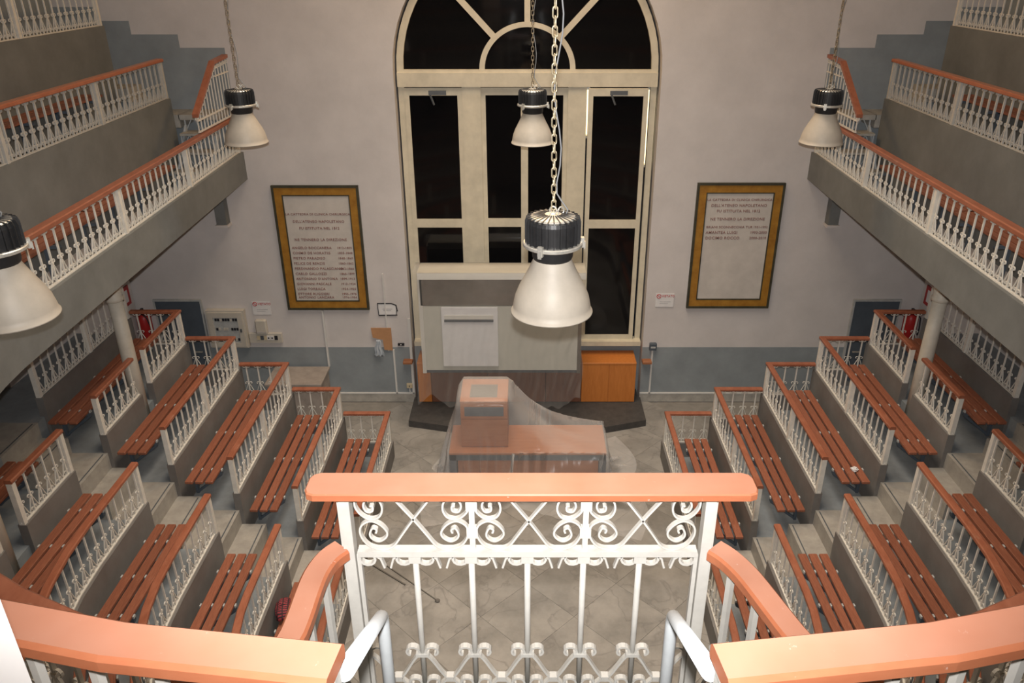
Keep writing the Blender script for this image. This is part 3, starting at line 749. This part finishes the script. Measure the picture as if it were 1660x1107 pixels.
    for s in (-1, 1):
        p = empty('stair_pipe_rail', (s*.48, 1.95, 4.1), 'grey bent pipe handrail of the pulpit stairs, '+SIDE[s], 'handrail', 'pulpit pipe rails')
        P = [(s*.375, 1.16, 5.69), (s*.478, 1.93, 5.07), (s*.481, 1.955, 5.045), (s*.482, 1.965, 5.01), (s*.482, 1.965, 4.095)]
        G().tube(P, .0215, 12).obj('pipe', M['pipe'], p, True)
pulpit()
struct(G().box(-1.25, -.775, .45, .88, 5.0, TOP), 'trim_1', 'whitewall', 'bright white pillar edge beside the middle gallery railing', 'pillar')

# ------------------------------------------------------------------ pendant lamps
def lamps():
    shade_p = [(.110, .355), (.118, .335), (.138, .29), (.168, .23), (.202, .165), (.226, .105), (.238, .05), (.243, .012), (.252, .008), (.252, 0), (.240, .0), (.232, .05), (.219, .105), (.195, .163), (.161, .228), (.131, .288), (.108, .345)]
    g = G().lathe(shade_p, 40); SH = mesh('shade', g.V, g.F[:-2] if False else g.F, M['shade'], True)
    g = G().lathe([(.105, .335), (.115, .345), (.122, .36), (.126, .405), (.135, .425), (.135, .43)], 28); NK = mesh('neck', g.V, g.F, M['black'], True)
    g = G().lathe([(.172, .425), (.178, .43), (.178, .445), (.172, .45)], 32); FLG = mesh('clamp_ring', g.V, g.F, M['alu'])
    g = G().lathe([(.150, .448), (.153, .57), (.146, .592), (.12, .602), (.045, .612), (.0, .613)], 32); HS = mesh('housing', g.V, g.F, M['black'])
    g = G().lathe([(.044, .612), (.136, .6015), (.139, .597), (.13, .607), (.045, .618)], 32); TP = mesh('housing_top', g.V, g.F, M['alu'])
    g = G()
    for i in range(26):
        a = 2*PI*i/26; c, s_ = math.cos(a), math.sin(a); t = .0035
        pr = [(.148, .452), (.166, .452), (.166, .575), (.157, .605), (.05, .622), (.05, .605), (.148, .590)]
        V = [(r*c-sg*t*s_, r*s_+sg*t*c, z) for sg in (-1, 1) for r, z in pr]; n = len(pr)
        g.add(V, [tuple(range(n)), tuple(range(n, 2*n))]+[(j, (j+1) % n, n+(j+1) % n, n+j) for j in range(n)])
    FN = mesh('cooling_fins', g.V, g.F, M['black'])
    g = G().box(-.016, .016, -.012, .008, .41, .47).box(-.011, .011, -.02, -.01, .40, .445); CL = mesh('clip', g.V, g.F, M['alu'])
    def ringmesh(rx, rz, r, m, nm):
        g = G(); P = [(rx*math.cos(2*PI*i/16), 0, rz*math.sin(2*PI*i/16)) for i in range(17)]
        g.tube(P, r, 6, cap=False); return mesh(nm, g.V, g.F, m, True)
    HK = ringmesh(.020, .022, .005, M['alu'], 'hook'); 
    def linkmesh(m):
        P = []
        for i in range(14):
            a = 2*PI*i/12 if False else 2*PI*i/13
            x, z = .0135*math.cos(a), .0135*math.sin(a)
            P.append((x, 0, z+(.016 if z > 0 else -.016)))
        g = G(); g.tube(P+[P[0]], .0042, 6, cap=False); return mesh('chain_link', g.V, g.F, m, True)
    LK = linkmesh(M['chain']); LD = linkmesh(M['darkchain'])
    spots = [(.15, 4.48, 'pale bell-shaped pendant lamp hanging over the arena centre', True), (-3.11, 4.38, 'pale bell-shaped pendant lamp beside the gallery, pulpit end, electric panel side', True),
             (-3.33, 9.46, 'pale bell-shaped pendant lamp beside the gallery stairs, electric panel side', False), (.06, 9.46, 'pale bell-shaped pendant lamp in front of the arched window', False),
             (3.48, 9.46, 'pale bell-shaped pendant lamp beside the gallery stairs, three-name plaque side', False)]
    zb = CAMZ-1.955
    for x, y, lab, near in spots:
        r = empty('pendant_lamp', (x, y, zb), lab, 'lamp', 'bell pendant lamps', rz=rnd.uniform(-.5, .5))
        link('shade', SH, r); link('neck', NK, r); link('clamp_ring', FLG, r); h = link('housing', HS, r); link('housing_top', TP, h); f = link('cooling_fins', FN, h); f['kind'] = 'stuff'
        for a in (-1.9, .2, 2.3):
            link('clip', CL, r, (.176*math.cos(a), .176*math.sin(a), 0), a+PI/2)
        link('hook', HK, r, (0, 0, .64))
        k = link('hook', HK, r, (.045, .01, .635), .6)
        top = TOP-zb; z = .672; n = 0; m = LK if near else LD
        if near:
            while z < top:
                link('chain_link', m, r, (.004*math.sin(z*3), 0, z), (n % 2)*PI/2+.35); z += .047; n += 1
        else:
            g = G()
            while z < top:
                a = (n % 2)*PI/2+.35; lm = LD
                for v in lm.vertices: pass
                b = len(g.V)
                for v in lm.vertices: g.V.append((v.co.x*math.cos(a)-v.co.y*math.sin(a), v.co.x*math.sin(a)+v.co.y*math.cos(a), v.co.z+z))
                g.F += [tuple(i+b for i in p.vertices) for p in lm.polygons]; z += .047; n += 1
            o = link('chain', mesh('chain', g.V, g.F, M['darkchain'], True), r); o['kind'] = 'stuff'
        P = [(.07, .02, .60), (.085, .02, .64), (.05, .01, .69), (.02, 0, .74)]+[(.018+.022*math.sin(i*.9)*(1 if i < 14 else .4), .01, .80+i*.1) for i in range(int((top-.8)/.1))]
        g = G().tube(P, .0045, 6); link('cable', mesh('cable', g.V, g.F, M['cable'], True), r)
lamps()

# ------------------------------------------------------------------ stage: platform, cabinets, board, desk
def stage():
    V2 = [(-1.93, 12.3), (-1.93, 12.0), (-1.97, 12.0), (-1.97, 11.22), (-1.23, 11.03), (-.6, 10.93), (.6, 10.93), (1.31, 11.03), (1.97, 11.24), (1.97, 12.0), (1.93, 12.0), (1.93, 12.3)]; n = len(V2)
    g = G().add([(x, y, z) for z in (0, .12) for x, y in V2], [tuple(range(n)), tuple(range(n, 2*n))]+[(i, (i+1) % n, n+(i+1) % n, n+i) for i in range(n)])
    g.obj('platform', M['platform'], label='low black platform with slanted front in front of the window', cat='platform')
    xs = [-1.87, -1.64, -.68, .31, .92, 1.845]
    lab = ['narrow orange wooden cabinet in the window niche, near the beige socket', 'dark wooden cabinet in the window niche under the hung white panel', 'wide dark wooden cabinet in the window niche behind the lectern', 'narrow dark wooden cabinet in the niche next to the uncovered orange one', 'uncovered orange two-door wooden cabinet in the window niche']
    for i in range(5):
        a, b = xs[i]+.004, xs[i+1]-.004; y0, y1 = 11.82, 12.3
        c = empty('cabinet', ((a+b)/2, 12.0, .12), lab[i], 'cabinet', 'cabinets in the window niche')
        wd_ = M['orange' if i in (0, 4) else 'darkwood']
        G().box(a, b, y0+.02, y1, .12, .86).obj('body', wd_, c)
        G().cbox(a, b, y0-.008, y1, .86, .885, .004).obj('top', wd_, c)
        m = (a+b)/2
        for p, q in (((a+.004, m-.003), (m+.003, b-.004)) if b-a > .7 else ((a+.004, b-.004),)): G().box(p, q, y0, y0+.02, .135, .855).obj('door', wd_, c)
    for s in (-1, 1):
        a, b = sorted((s*1.96, s*2.12)); o = G().cbox(a, b, YW-.14, YW-.007, .80, .845, .008).obj('coat_peg', M['desk'], label='short brown wooden peg on the wall beside the niche, '+SIDE[s], cat='peg', group='wall pegs')
    # projection board with hood
    b = empty('projection_board', (-.4, 11.6, .12), 'wide pale projection board with steel strip and white hood, draped in film', 'board')
    G().box(-1.70, .85, 11.52, 11.74, .86, 2.62).obj('body', M['darkmetal'], b)
    G().box(-1.66, .81, 11.495, 11.52, .92, 2.06).obj('board_panel', M['board'], b)
    G().box(-1.69, .84, 11.50, 11.52, 2.07, 2.60).obj('steel_strip', M['steel'], b)
    hd = G().box(-1.69, .90, 11.33, 11.76, 2.575, 2.68).obj('hood', M['whitecab'], b)
    G().box(-1.69, .90, 11.33, 11.76, 2.681, 2.688).obj('hood_lid', M['hoodtop'], hd)
    for x in (-1.5, -.45, .6): G().box(x-.04, x+.04, 11.72, 12.0, .887, .96).obj('foot', M['darkmetal'], b)
    G().box(-1.72, -1.66, 11.50, 11.74, .86, 2.62).obj('edge', M['whitecab'], b); G().box(.81, .87, 11.50, 11.74, .86, 2.1).obj('edge', M['steel'], b)
    pn = empty('hung_panel', (-.9, 11.47, 1.05), 'white flat panel with grey slot handle hung on the projection board', 'panel')
    G().cbox(-1.37, -.47, 11.445, 11.49, 1.02, 2.06, .006).obj('panel', M['paper'], pn)
    hs = G().box(-1.32, -.54, 11.42, 11.446, 1.82, 1.855).obj('slot_handle', M['darkmetal'], pn)
    G().box(-1.32, -.54, 11.432, 11.446, 1.86, 1.93).obj('slot_plate', M['whitecab'], pn)
    # film over the board
    V = []; F = []; nx, nz = 90, 36
    prof = [(11.80, 2.0), (11.79, 2.69), (11.6, 2.70), (11.31, 2.695), (11.29, 2.56)]
    for i in range(nx+1):
        x = -1.78+(2.66+.0*i)*i/nx
        for j in range(nz+1):
            if j < 5: y, z = prof[j]
            else:
                f = (j-5)/(nz-5); z = 2.52-(2.12+.10*math.sin(x*5)+.06*math.sin(x*13))*f
                fold = .05*math.sin(x*9+2.2*f)*f + .025*math.sin(x*31+f*6+3*max(0, x)*f)*(.3+f)+.03*max(0, x)*math.sin((x*.8-(1-f)*1.1)*26)
                y = 11.29-.02*f+fold*.8+.07*f*(1-f)
                y = min(y, 11.405 if z > .9 else 11.6)
            V.append((x+.02*math.sin(j*.5), y, z))
    F = [(i*(nz+1)+j, (i+1)*(nz+1)+j, (i+1)*(nz+1)+j+1, i*(nz+1)+j+1) for i in range(nx) for j in range(nz)]
    G().add(V, F).obj('plastic_sheet', M['film2'], smooth=True, label='thin clear plastic sheet hanging over the projection board', cat='plastic sheet')
    # lecture desk
    d = empty('lecture_desk', (0, 9.6, 0), 'wide wooden lecture desk under plastic film in the arena', 'desk')
    G().cbox(-1.10, 1.11, 9.25, 9.99, .765, .80, .005).obj('desk_top', M['desk'], d)
    G().box(-1.09, 1.10, 9.27, 9.29, .66, .765).obj('front_band', M['darkmetal'], d)
    G().box(-.98, 1.0, 9.28, 9.30, .08, .66).obj('front_panel', M['desk'], d)
    for x in (-1.05, 1.06): G().box(x-.05, x+.05, 9.27, 9.97, 0, .765).obj('end_panel', M['darkmetal'], d)
    G().box(-1.0, 1.01, 9.93, 9.95, .3, .765).obj('back_panel', M['desk'], d)
    l = empty('lectern_cabinet', (-.6, 9.7, .8), 'wooden lectern cabinet with glass inset standing on the lecture desk', 'lectern')
    x0, x1, y0, y1 = -.925, -.275, 9.39, 10.03
    G().box(x0, x1, y0+.015, y1, .80, 1.525).obj('body', M['desk'], l)
    G().cbox(x0-.005, x1+.005, y0, y1+.005, 1.525, 1.55, .004).obj('top', M['desk'], l)
    G().box(-.80, -.42, 9.50, 9.86, 1.548, 1.554).obj('glass_inset', M['steel'], l)
    G().box(x0, x1, y0, y0+.015, .82, 1.255).obj('front_panel', M['desk'], l)
    fr = G().box(x0, x1, y0, y0+.015, 1.275, 1.522).obj('drawer_front', M['desk'], l)
    G().box(-.87, -.33, y0-.004, y0, 1.315, 1.46).obj('grille', M['darkmetal'], fr)
def drape():
    # plastic film relaxed over desk and lectern (position based)
    nx, ny = 84, 58; h = .05
    X0, Y0 = -.02-nx*h/2, 9.60-ny*h/2
    P = np.zeros((nx+1, ny+1, 3)); 
    P[..., 0] = X0+np.arange(nx+1)[:, None]*h; P[..., 1] = Y0+np.arange(ny+1)[None, :]*h
    P[..., 2] = 1.60
    rs = np.random.RandomState(3); P[..., 2] += rs.rand(nx+1, ny+1)*.01
    boxes = [(-.99, -.21, 9.32, 10.095, 1.586), (-1.14, 1.15, 9.215, 10.03, .826)]
    Q = P.copy(); cons = [((slice(None, -1), slice(None)), (slice(1, None), slice(None)), h), ((slice(None), slice(None, -1)), (slice(None), slice(1, None)), h),
            ((slice(None, -1), slice(None, -1)), (slice(1, None), slice(1, None)), h*2**.5), ((slice(None, -1), slice(1, None)), (slice(1, None), slice(None, -1)), h*2**.5),
            ((slice(None, -3), slice(None)), (slice(3, None), slice(None)), 3*h), ((slice(None), slice(None, -3)), (slice(None), slice(3, None)), 3*h)]
    for it in range(330):
        v = (P-Q)*.96; Q = P.copy(); P = P+v; P[..., 2] -= .0022
        for sub in range(7):
            for ci, (a, b, L) in enumerate(cons):
                d = P[b]-P[a]; l = np.linalg.norm(d, axis=-1, keepdims=True)+1e-9
                st = (l-L)/l*d
                if ci >= 4: st = np.where(l < L*.75, (l-L*.75)/l*d, 0)*.4
                P[a] += st*.24; P[b] -= st*.24
            for (bx0, bx1, by0, by1, bz) in boxes:
                ins = (P[..., 0] > bx0) & (P[..., 0] < bx1) & (P[..., 1] > by0) & (P[..., 1] < by1) & (P[..., 2] < bz)
                if not ins.any(): continue
                p = P[ins]; dp = np.stack([bz-p[:, 2], p[:, 0]-bx0, bx1-p[:, 0], p[:, 1]-by0, by1-p[:, 1]], 1); dp[:, 0] *= .8
                k = dp.argmin(1); q = Q[ins]
                p[k == 0, 2] = bz; p[k == 0, :2] += (q[k == 0, :2]-p[k == 0, :2])*.35
                p[k == 1, 0] = bx0; p[k == 2, 0] = bx1; p[k == 3, 1] = by0; p[k == 4, 1] = by1
                P[ins] = p
            fl = P[..., 2] < .012; P[..., 2] = np.maximum(P[..., 2], .012)
    # the film is stretched from the lectern over to the far desk corner, with radiating folds
    x, y = P[..., 0], P[..., 1]; on = (x > -.215) & (x < 1.15) & (y > 9.2) & (y < 10.05)
    t = np.clip((x+.245)/1.39, 0, 1); ang = np.arctan2(y-10.06, x+.28); fy = np.clip((y-9.24)/.16, 0, 1); fy = fy*fy*(3-2*fy)
    kk = 3.0+7.0*np.clip((10.0-y)/.62, 0, 1)
    tent = .828+.75*(np.exp(-t*kk)-np.exp(-kk))/(1-np.exp(-kk))*fy + .014*(1+np.sin(ang*22))*np.clip(t*5, 0, 1)*np.clip((1-t)*3, 0, 1)*fy
    P[..., 2] = np.where(on, np.maximum(P[..., 2], tent), P[..., 2])
    fr = (y < 9.4) & (P[..., 2] < 1.5) & (x > -1.2) & (x < 1.2)
    P[..., 1] -= np.where(fr, .014*np.sin(x*34+P[..., 2]*9)+.015, 0)
    V = P.reshape(-1, 3).tolist(); n = ny+1
    F = [(i*n+j, (i+1)*n+j, (i+1)*n+j+1, i*n+j+1) for i in range(nx) for j in range(ny)]
    g = G(); g.V = V; g.F = F
    g.obj('plastic_sheet', M['film'], smooth=True, label='clear plastic sheet draped in folds over desk and lectern', cat='plastic sheet')
stage(); drape()

# ------------------------------------------------------------------ wall furniture
def plaque(x0, x1, z0, z1, lines, label, name_rows):
    y = YW-.006; c = ((x0+x1)/2, y, (z0+z1)/2)
    p = empty('wall_plaque', c, label, 'plaque', 'marble name plaques')
    def frame(nm, a0, a1, b0, b1, t, d, m):
        g = G()
        for q in ((a0, a1, b0, b0+t), (a0, a1, b1-t, b1), (a0, a0+t, b0+t, b1-t), (a1-t, a1, b0+t, b1-t)): g.box(q[0], q[1], y-d, y, q[2], q[3])
        return g.obj(nm, M[m], p)
    frame('moulding', x0, x1, z0, z1, .035, .05, 'moulding'); frame('border', x0+.035, x1-.035, z0+.035, z1-.035, .115, .035, 'gold')
    frame('inner_moulding', x0+.15, x1-.15, z0+.15, z1-.15, .016, .04, 'moulding')
    G().box(x0+.155, x1-.155, y-.025, y, z0+.155, z1-.155).obj('panel', M['plaque'], p)
    for kind, txt, z, sz in lines:
        if kind == 'c': text(txt, sz, M['ink'], p, (0, -.028, z-c[2]))
        else:
            a, b = txt
            text(a, sz, M['ink'], p, (x0+.20-c[0], -.028, z-c[2]), align='LEFT'); text(b, sz*.9, M['ink'], p, (x1-.19-c[0], -.028, z-c[2]), align='RIGHT')
zt = 3.42
L1 = [('c', 'LA CATTEDRA DI CLINICA CHIRURGICA', 3.40, .052), ('c', "DELL'ATENEO NAPOLETANO", 3.28, .058), ('c', 'FU ISTITUITA NEL 1812', 3.17, .058), ('c', 'NE TENNERO LA DIREZIONE', 2.98, .060)]
nm = [('ANGELO BOCCANERA', '1812-1835'), ('COSMO DE HORATIIS', '1835-1848'), ('PIETRO PARADISO', '1848-1860'), ('FELICE DE RENZIS', '1860-1862'), ('FERDINANDO PALASCIANO', '1862-1866'), ('CARLO GALLOZZI', '1866-1899'),
      ("ANTONINO D'ANTONA", '1899-1913'), ('GIOVANNI PASCALE', '1913-1934'), ('LUIGI TORRACA', '1934-1955'), ('ETTORE RUGGIERI', '1955-1976'), ('ANTONIO LANZARA', '1976-1984')]
for i, a in enumerate(nm): L1.append(('r', a, 2.845-.0885*i-(.0 if i < 10 else -.028), .058))
plaque(-3.97, -2.62, 1.77, 3.86, L1, 'marble plaque in yellow border listing eleven names on the back wall', 11)
L2 = [('c', 'LA CATTEDRA DI CLINICA CHIRURGICA', 3.63, .052), ('c', "DELL'ATENEO NAPOLETANO", 3.54, .062), ('c', 'FU ISTITUITA NEL 1812', 3.45, .062), ('c', 'NE TENNERO LA DIREZIONE', 3.32, .062),
      ('r', ('BRIANI SCONNECCHIA TUR', '1951-1993'), 3.19, .054), ('r', ('AMANTEA LUIGI', '1993-2000'), 3.10, .064), ('r', ('DOCIMO ROCCO', '2000-2010'), 3.01, .064)]
plaque(2.63, 3.99, 1.80, 3.90, L2, 'marble plaque in yellow border listing only three names on the back wall', 3)
def wallstuff():
    y = YW-.007
    # electric panel
    e = empty('electric_panel', (-5.05, y, 1.5), 'cream electric panel with glazed door and breaker rows on the back wall', 'electric panel')
    x0, x1, z0, z1 = -5.33, -4.70, 1.10, 1.78
    G().box(x0, x1, y-.10, y, z0, z1).obj('case', M['plastic'], e)
    g = G()
    for q in ((x0+.03, x1-.03, z1-.12, z1-.03), (x0+.03, x1-.03, z0+.03, z0+.10), (x0+.03, x0+.11, z0+.10, z1-.12), (x1-.11, x1-.03, z0+.10, z1-.12)): g.box(q[0], q[1], y-.125, y-.10, q[2], q[3])
    g.obj('door_frame', M['plastic'], e)
    G().box(x0+.11, x1-.11, y-.106, y-.101, z0+.10, z1-.12).obj('breaker_plate', M['bracket'], e)
    for z in (1.62, 1.45, 1.26):
        for i in range(9):
            if rnd.random() < .8: G().box(x0+.14+i*.042, x0+.172+i*.042, y-.118, y-.106, z-.022, z+.022).obj('breaker', M['blackt' if rnd.random() < .7 else 'plastic'], e)
    G().box(x1-.09, x1-.06, y-.135, y-.125, 1.40, 1.46).obj('latch', M['darkmetal'], e)
    st = empty('socket_strip', (-4.4, y, 1.3), 'long cream socket strip beside the electric panel', 'socket strip')
    G().cbox(-4.69, -4.14, y-.05, y, 1.17, 1.345, .006).obj('case', M['plastic'], st)
    for i, (x, m) in enumerate(((-4.53, 'beige'), (-4.47, 'darkmetal'), (-4.41, 'beige'), (-4.36, 'paper'), (-4.30, 'paper'), (-4.235, 'blackt'))):
        s_ = G().box(x-.025, x+.025, y-.062, y-.05, 1.225, 1.30).obj('socket', M[m], st)
        if m == 'paper': G().box(x-.012, x+.012, y-.066, y-.062, 1.25, 1.275).obj('socket_hole', M['blackt'], s_)
    bx = empty('wall_box', (-4.45, y, 1.45), 'blank cream box mounted above the socket strip', 'box')
    G().cbox(-4.55, -4.36, y-.09, y, 1.355, 1.60, .02).obj('case', M['plastic'], bx); G().box(-4.535, -4.375, y-.094, y-.09, 1.375, 1.385).obj('seam', M['greyink'], bx)
    for (x, z, lb) in ((-4.42, 1.79, 'small white sign with red heading above the socket strip'), (2.27, 1.93, 'small white sign with red heading beside the three-name plaque')):
        s_ = empty('wall_sign', (x, y, z), lb, 'sign', 'small red-headed signs')
        G().box(x-.15, x+.15, y-.006, y, z-.12, z+.12).obj('sheet', M['paper'], s_)
        ring = G().tube([(x-.10+.034*math.cos(2*PI*i/14), y-.008, z+.07+.034*math.sin(2*PI*i/14)) for i in range(15)], .006, 5, cap=False); ring.bar((x-.122, y-.008, z+.092), (x-.078, y-.008, z+.048), .008).obj('prohibition_mark', M['redink'], s_)
        text('VIETATO', .058, M['redink'], s_, (.055, -.007, .07), xs=.85)
        G().box(x-.08, x+.10, y-.008, y-.006, z-.03, z-.022).box(x-.08, x+.06, y-.008, y-.006, z-.06, z-.052).obj('print_lines', M['greyink'], s_)
    n = empty('taped_notice', (-2.33, y, 1.76), 'white notice outlined with black tape on the back wall', 'notice')
    G().box(-2.47, -2.19, y-.005, y, 1.67, 1.86).obj('sheet', M['paper'], n)
    G().bar((-2.49, y-.007, 1.87), (-2.25, y-.007, 1.87), .006, .018).bar((-2.25, y-.007, 1.868), (-2.18, y-.007, 1.84), .006, .018).bar((-2.182, y-.007, 1.845), (-2.165, y-.007, 1.73), .006, .018).bar((-2.18, y-.007, 1.74), (-2.19, y-.007, 1.66), .006, .018).bar((-2.17, y-.007, 1.662), (-2.48, y-.007, 1.655), .006, .018).bar((-2.48, y-.007, 1.655), (-2.49, y-.007, 1.875), .006, .018).obj('tape', M['blackt'], n)
    G().box(-2.41, -2.25, y-.007, y-.005, 1.765, 1.775).box(-2.40, -2.27, y-.007, y-.005, 1.74, 1.748).obj('print_lines', M['greyink'], n)
    # cardboard and cloth hanging
    V2 = [(-2.63, 1.44), (-2.29, 1.44), (-2.29, 1.02), (-2.43, 1.03), (-2.445, 1.22), (-2.61, 1.26)]
    g = G(); k = len(V2); g.add([(a, y-.03-d, b) for d in (0, .012) for a, b in V2], [tuple(range(k)), tuple(range(k, 2*k))]+[(i, (i+1) % k, k+(i+1) % k, k+i) for i in range(k)])
    g.obj('cardboard_piece', M['cardboard'], label='torn brown cardboard piece fixed to the back wall', cat='cardboard')
    V = []; nx, nz = 10, 10
    for i in range(nx+1):
        for j in range(nz+1):
            f = j/nz; a = i/nx-.5
            V.append((-2.52+a*(.06+.12*f)+.01*math.sin(j), y-.055-.02*math.sin(i*1.7+j*.4)*(.3+f)-.012, 1.23-.30*f-.02*abs(math.sin(i*1.3))*f))
    fc = [(i*(nz+1)+j, (i+1)*(nz+1)+j, (i+1)*(nz+1)+j+1, i*(nz+1)+j+1) for i in range(nx) for j in range(nz)]
    o = G().add(V, fc).obj('hanging_cloth', M['cloth'], smooth=True, label='pale blue cloth hanging under the cardboard piece', cat='cloth')
    md = o.modifiers.new('thick', 'SOLIDIFY'); md.thickness = .006
    b = G().cbox(-2.20, -2.09, y-.03, y, 1.10, 1.145, .004).obj('wall_switch', M['blackt'], label='small black switch box on the wall beside the cardboard', cat='switch'); G().box(-2.155, -2.135, y-.034, y-.03, 1.115, 1.13).obj('button', M['paper'], b)
    b = G().cbox(-2.10, -2.00, y-.045, y, .29, .37, .006).obj('wall_socket', M['beige'], label='beige socket low on the dado beside the niche', cat='socket'); G().box(-2.06, -2.045, y-.047, y-.045, .31, .34).obj('socket_hole', M['blackt'], b); G().box(-2.058, -2.04, y-.03, y, .185, .29).obj('conduit_stub', M['trunk'], b)
    b = G().cbox(2.07, 2.19, y-.07, y, 1.03, 1.155, .008).obj('wall_switch', M['door'], label='square dark blue switch box on top of the dado', cat='switch'); G().box(2.09, 2.17, y-.074, y-.07, 1.075, 1.105).obj('label_plate', M['bracket'], b)
    # doors and fire gear
    for s in (-1, 1):
        d = empty('door_1' if s < 0 else 'door_2', (s*5.9, YW-.01, 0), 'dark blue door in the corner of the back wall, '+SIDE[s], 'door', kind='structure')
        a, c = sorted((s*5.42, s*6.16))
        G().box(a, c, y-.03, y, .0, 1.92).obj('leaf', M['door'], d)
        G().box(a-.03, c+.03, y-.04, y, 1.92, 1.95).box(a-.03, a, y-.04, y, 0, 1.92).box(c, c+.03, y-.04, y, 0, 1.92).obj('door_frame', M['bracket'], d)
        G().bar((s*5.52, y-.06, 1.0), (s*5.64, y-.06, 1.0), .02).obj('door_handle', M['alu'], d)
        f = empty('fire_extinguisher', (s*6.36, YW-.12, 1.25), 'red fire extinguisher hung in the corner by the door, '+SIDE[s], 'fire extinguisher', 'corner fire extinguishers')
        cc = (s*6.36, YW-.12, 0)
        G().lathe([(.10, 1.24), (.115, 1.26), (.115, 1.66), (.08, 1.73), (.035, 1.76)], 16, cc).obj('cylinder', M['red'], f, True)
        G().lathe([(.028, 1.75), (.028, 1.80)], 10, cc).box(s*6.36-.02, s*6.36+.02, YW-.22, YW-.10, 1.80, 1.825).obj('valve', M['blackt'], f)
        G().tube([(s*6.36, YW-.2, 1.79), (s*6.36+.10, YW-.22, 1.7), (s*6.36+.13, YW-.2, 1.5), (s*6.36+.12, YW-.2, 1.38)], .012, 6).obj('hose', M['blackt'], f, True)
        g = empty('fire_sign', (s*6.49, 11.8, 2.1), 'red and white fire sign on the side wall under the gallery, '+SIDE[s], 'sign', 'fire signs')
        G().box(*sorted((s*6.498, s*6.48)), 11.62, 11.92, 1.94, 2.26).obj('plate', M['red'], g); G().box(*sorted((s*6.481, s*6.477)), 11.69, 11.85, 2.0, 2.2).obj('pictogram', M['paper'], g)
        # dark side doors at the top of the aisle
        d = empty('door_3' if s < 0 else 'door_4', (s*XS, 7.5, 2.15), 'dark side door at the top of the aisle, '+SIDE[s], 'door', kind='structure')
        G().box(*sorted((s*(XS-.03), s*XS)), 7.0, 8.0, 2.15, 3.9).obj('leaf', M['doorway'], d); G().box(*sorted((s*(XS-.05), s*XS)), 6.92, 7.0, 2.15, 3.94).box(*sorted((s*(XS-.05), s*XS)), 8.0, 8.08, 2.15, 3.94).obj('door_frame', M['grey'], d)
    t = empty('covered_case', (-3.85, 11.72, 0), 'grey-brown flat-topped case against the dado behind the rows', 'case')
    G().box(-4.3, -3.42, 11.40, 12.0, 0, .68).obj('body', M['crate'], t); G().cbox(-4.33, -3.39, 11.37, 12.01, .68, .72, .008).obj('lid', M['crate'], t)
    # small things lying about
    V = []; F = []
    g = G(); nu, nv = 14, 10
    for i in range(nv+1):
        a = PI*i/nv
        for j in range(nu):
            b = 2*PI*j/nu
            x = math.copysign(abs(math.cos(b))**.6, math.cos(b))*math.sin(a)**.7 if 0 < i < nv else 0
            yy = math.copysign(abs(math.sin(b))**.6, math.sin(b))*math.sin(a)**.7 if 0 < i < nv else 0
            k = 1+.10*math.sin(b*3+a*4)
            g.V.append((x*.085*k, yy*.15*k, .065*math.cos(a)*k+.065))
    g.F = [(i*nu+j, i*nu+(j+1) % nu, (i+1)*nu+(j+1) % nu, (i+1)*nu+j) for i in range(nv) for j in range(nu)]
    o = link('plaid_bag', mesh('plaid_bag', g.V, g.F, M['plaid'], True), None, (-2.685, 6.54, ZF[1]+.452), .2); tag(o, 'crumpled red plaid bag left on the front row bench', 'bag')
    g = G(); bm = bmesh.new(); bmesh.ops.create_icosphere(bm, subdivisions=2, radius=.05)
    for v in bm.verts: v.co *= .55+.6*rnd.random(); v.co.z = max(v.co.z*.6, -.02)
    me = bpy.data.meshes.new('crumpled_paper'); bm.to_mesh(me); bm.free(); me.materials.append(M['paper'])
    o = link('crumpled_paper', me, None, (4.03, 8.08, ZF[3]+.44+.02)); tag(o, 'crumpled white paper lying on a third row bench', 'paper')
    G().bar((-2.02, 7.90, .008), (-1.52, 7.52, .008), .016, .012).obj('floor_rod', M['rod'], label='short dark rod lying on the marble floor below the pulpit', cat='rod')
    r = G().bar((-1.80, 7.86, .006), (-1.10, 7.26, .006), .012, .010).obj('floor_rod', M['rod'], label='longer dark rod with knob end lying on the marble floor', cat='rod')
    G().lathe([(.03, 0), (.032, .012), (.02, .025), (0, .026)], 12, (-1.09, 7.25, 0)).obj('knob', M['rod'], r)
wallstuff()
def sash_glow():  # emissive tubes added to imitate the yellow glow around the sash
    m = bpy.data.materials.new('warm_added_glow'); m.use_nodes = True; b = m.node_tree.nodes['Principled BSDF']
    b.inputs['Emission Color'].default_value = (1, .80, .42, 1); b.inputs['Emission Strength'].default_value = 2.2
    for x, z0, z1, lb in ((.915, 4.55, 5.27, 'short warm glow tube added outside for the light around the window sash'), (1.845, 4.1, 5.27, 'long warm glow tube added outside for the light around the window sash')):
        o = empty('added_glow_tube', (x, YW+.40, z0), lb, 'lamp')
        G().tube([(x, YW+.40, z0), (x, YW+.40, z1)], .016, 8).obj('tube', m, o, True)
        for z in (z0, z1): G().box(x-.03, x+.03, YW+.265, YW+.43, z-.03, z+.005).obj('end_cap', M['alu'], o)
sash_glow()
print('objects', len(bpy.data.objects))
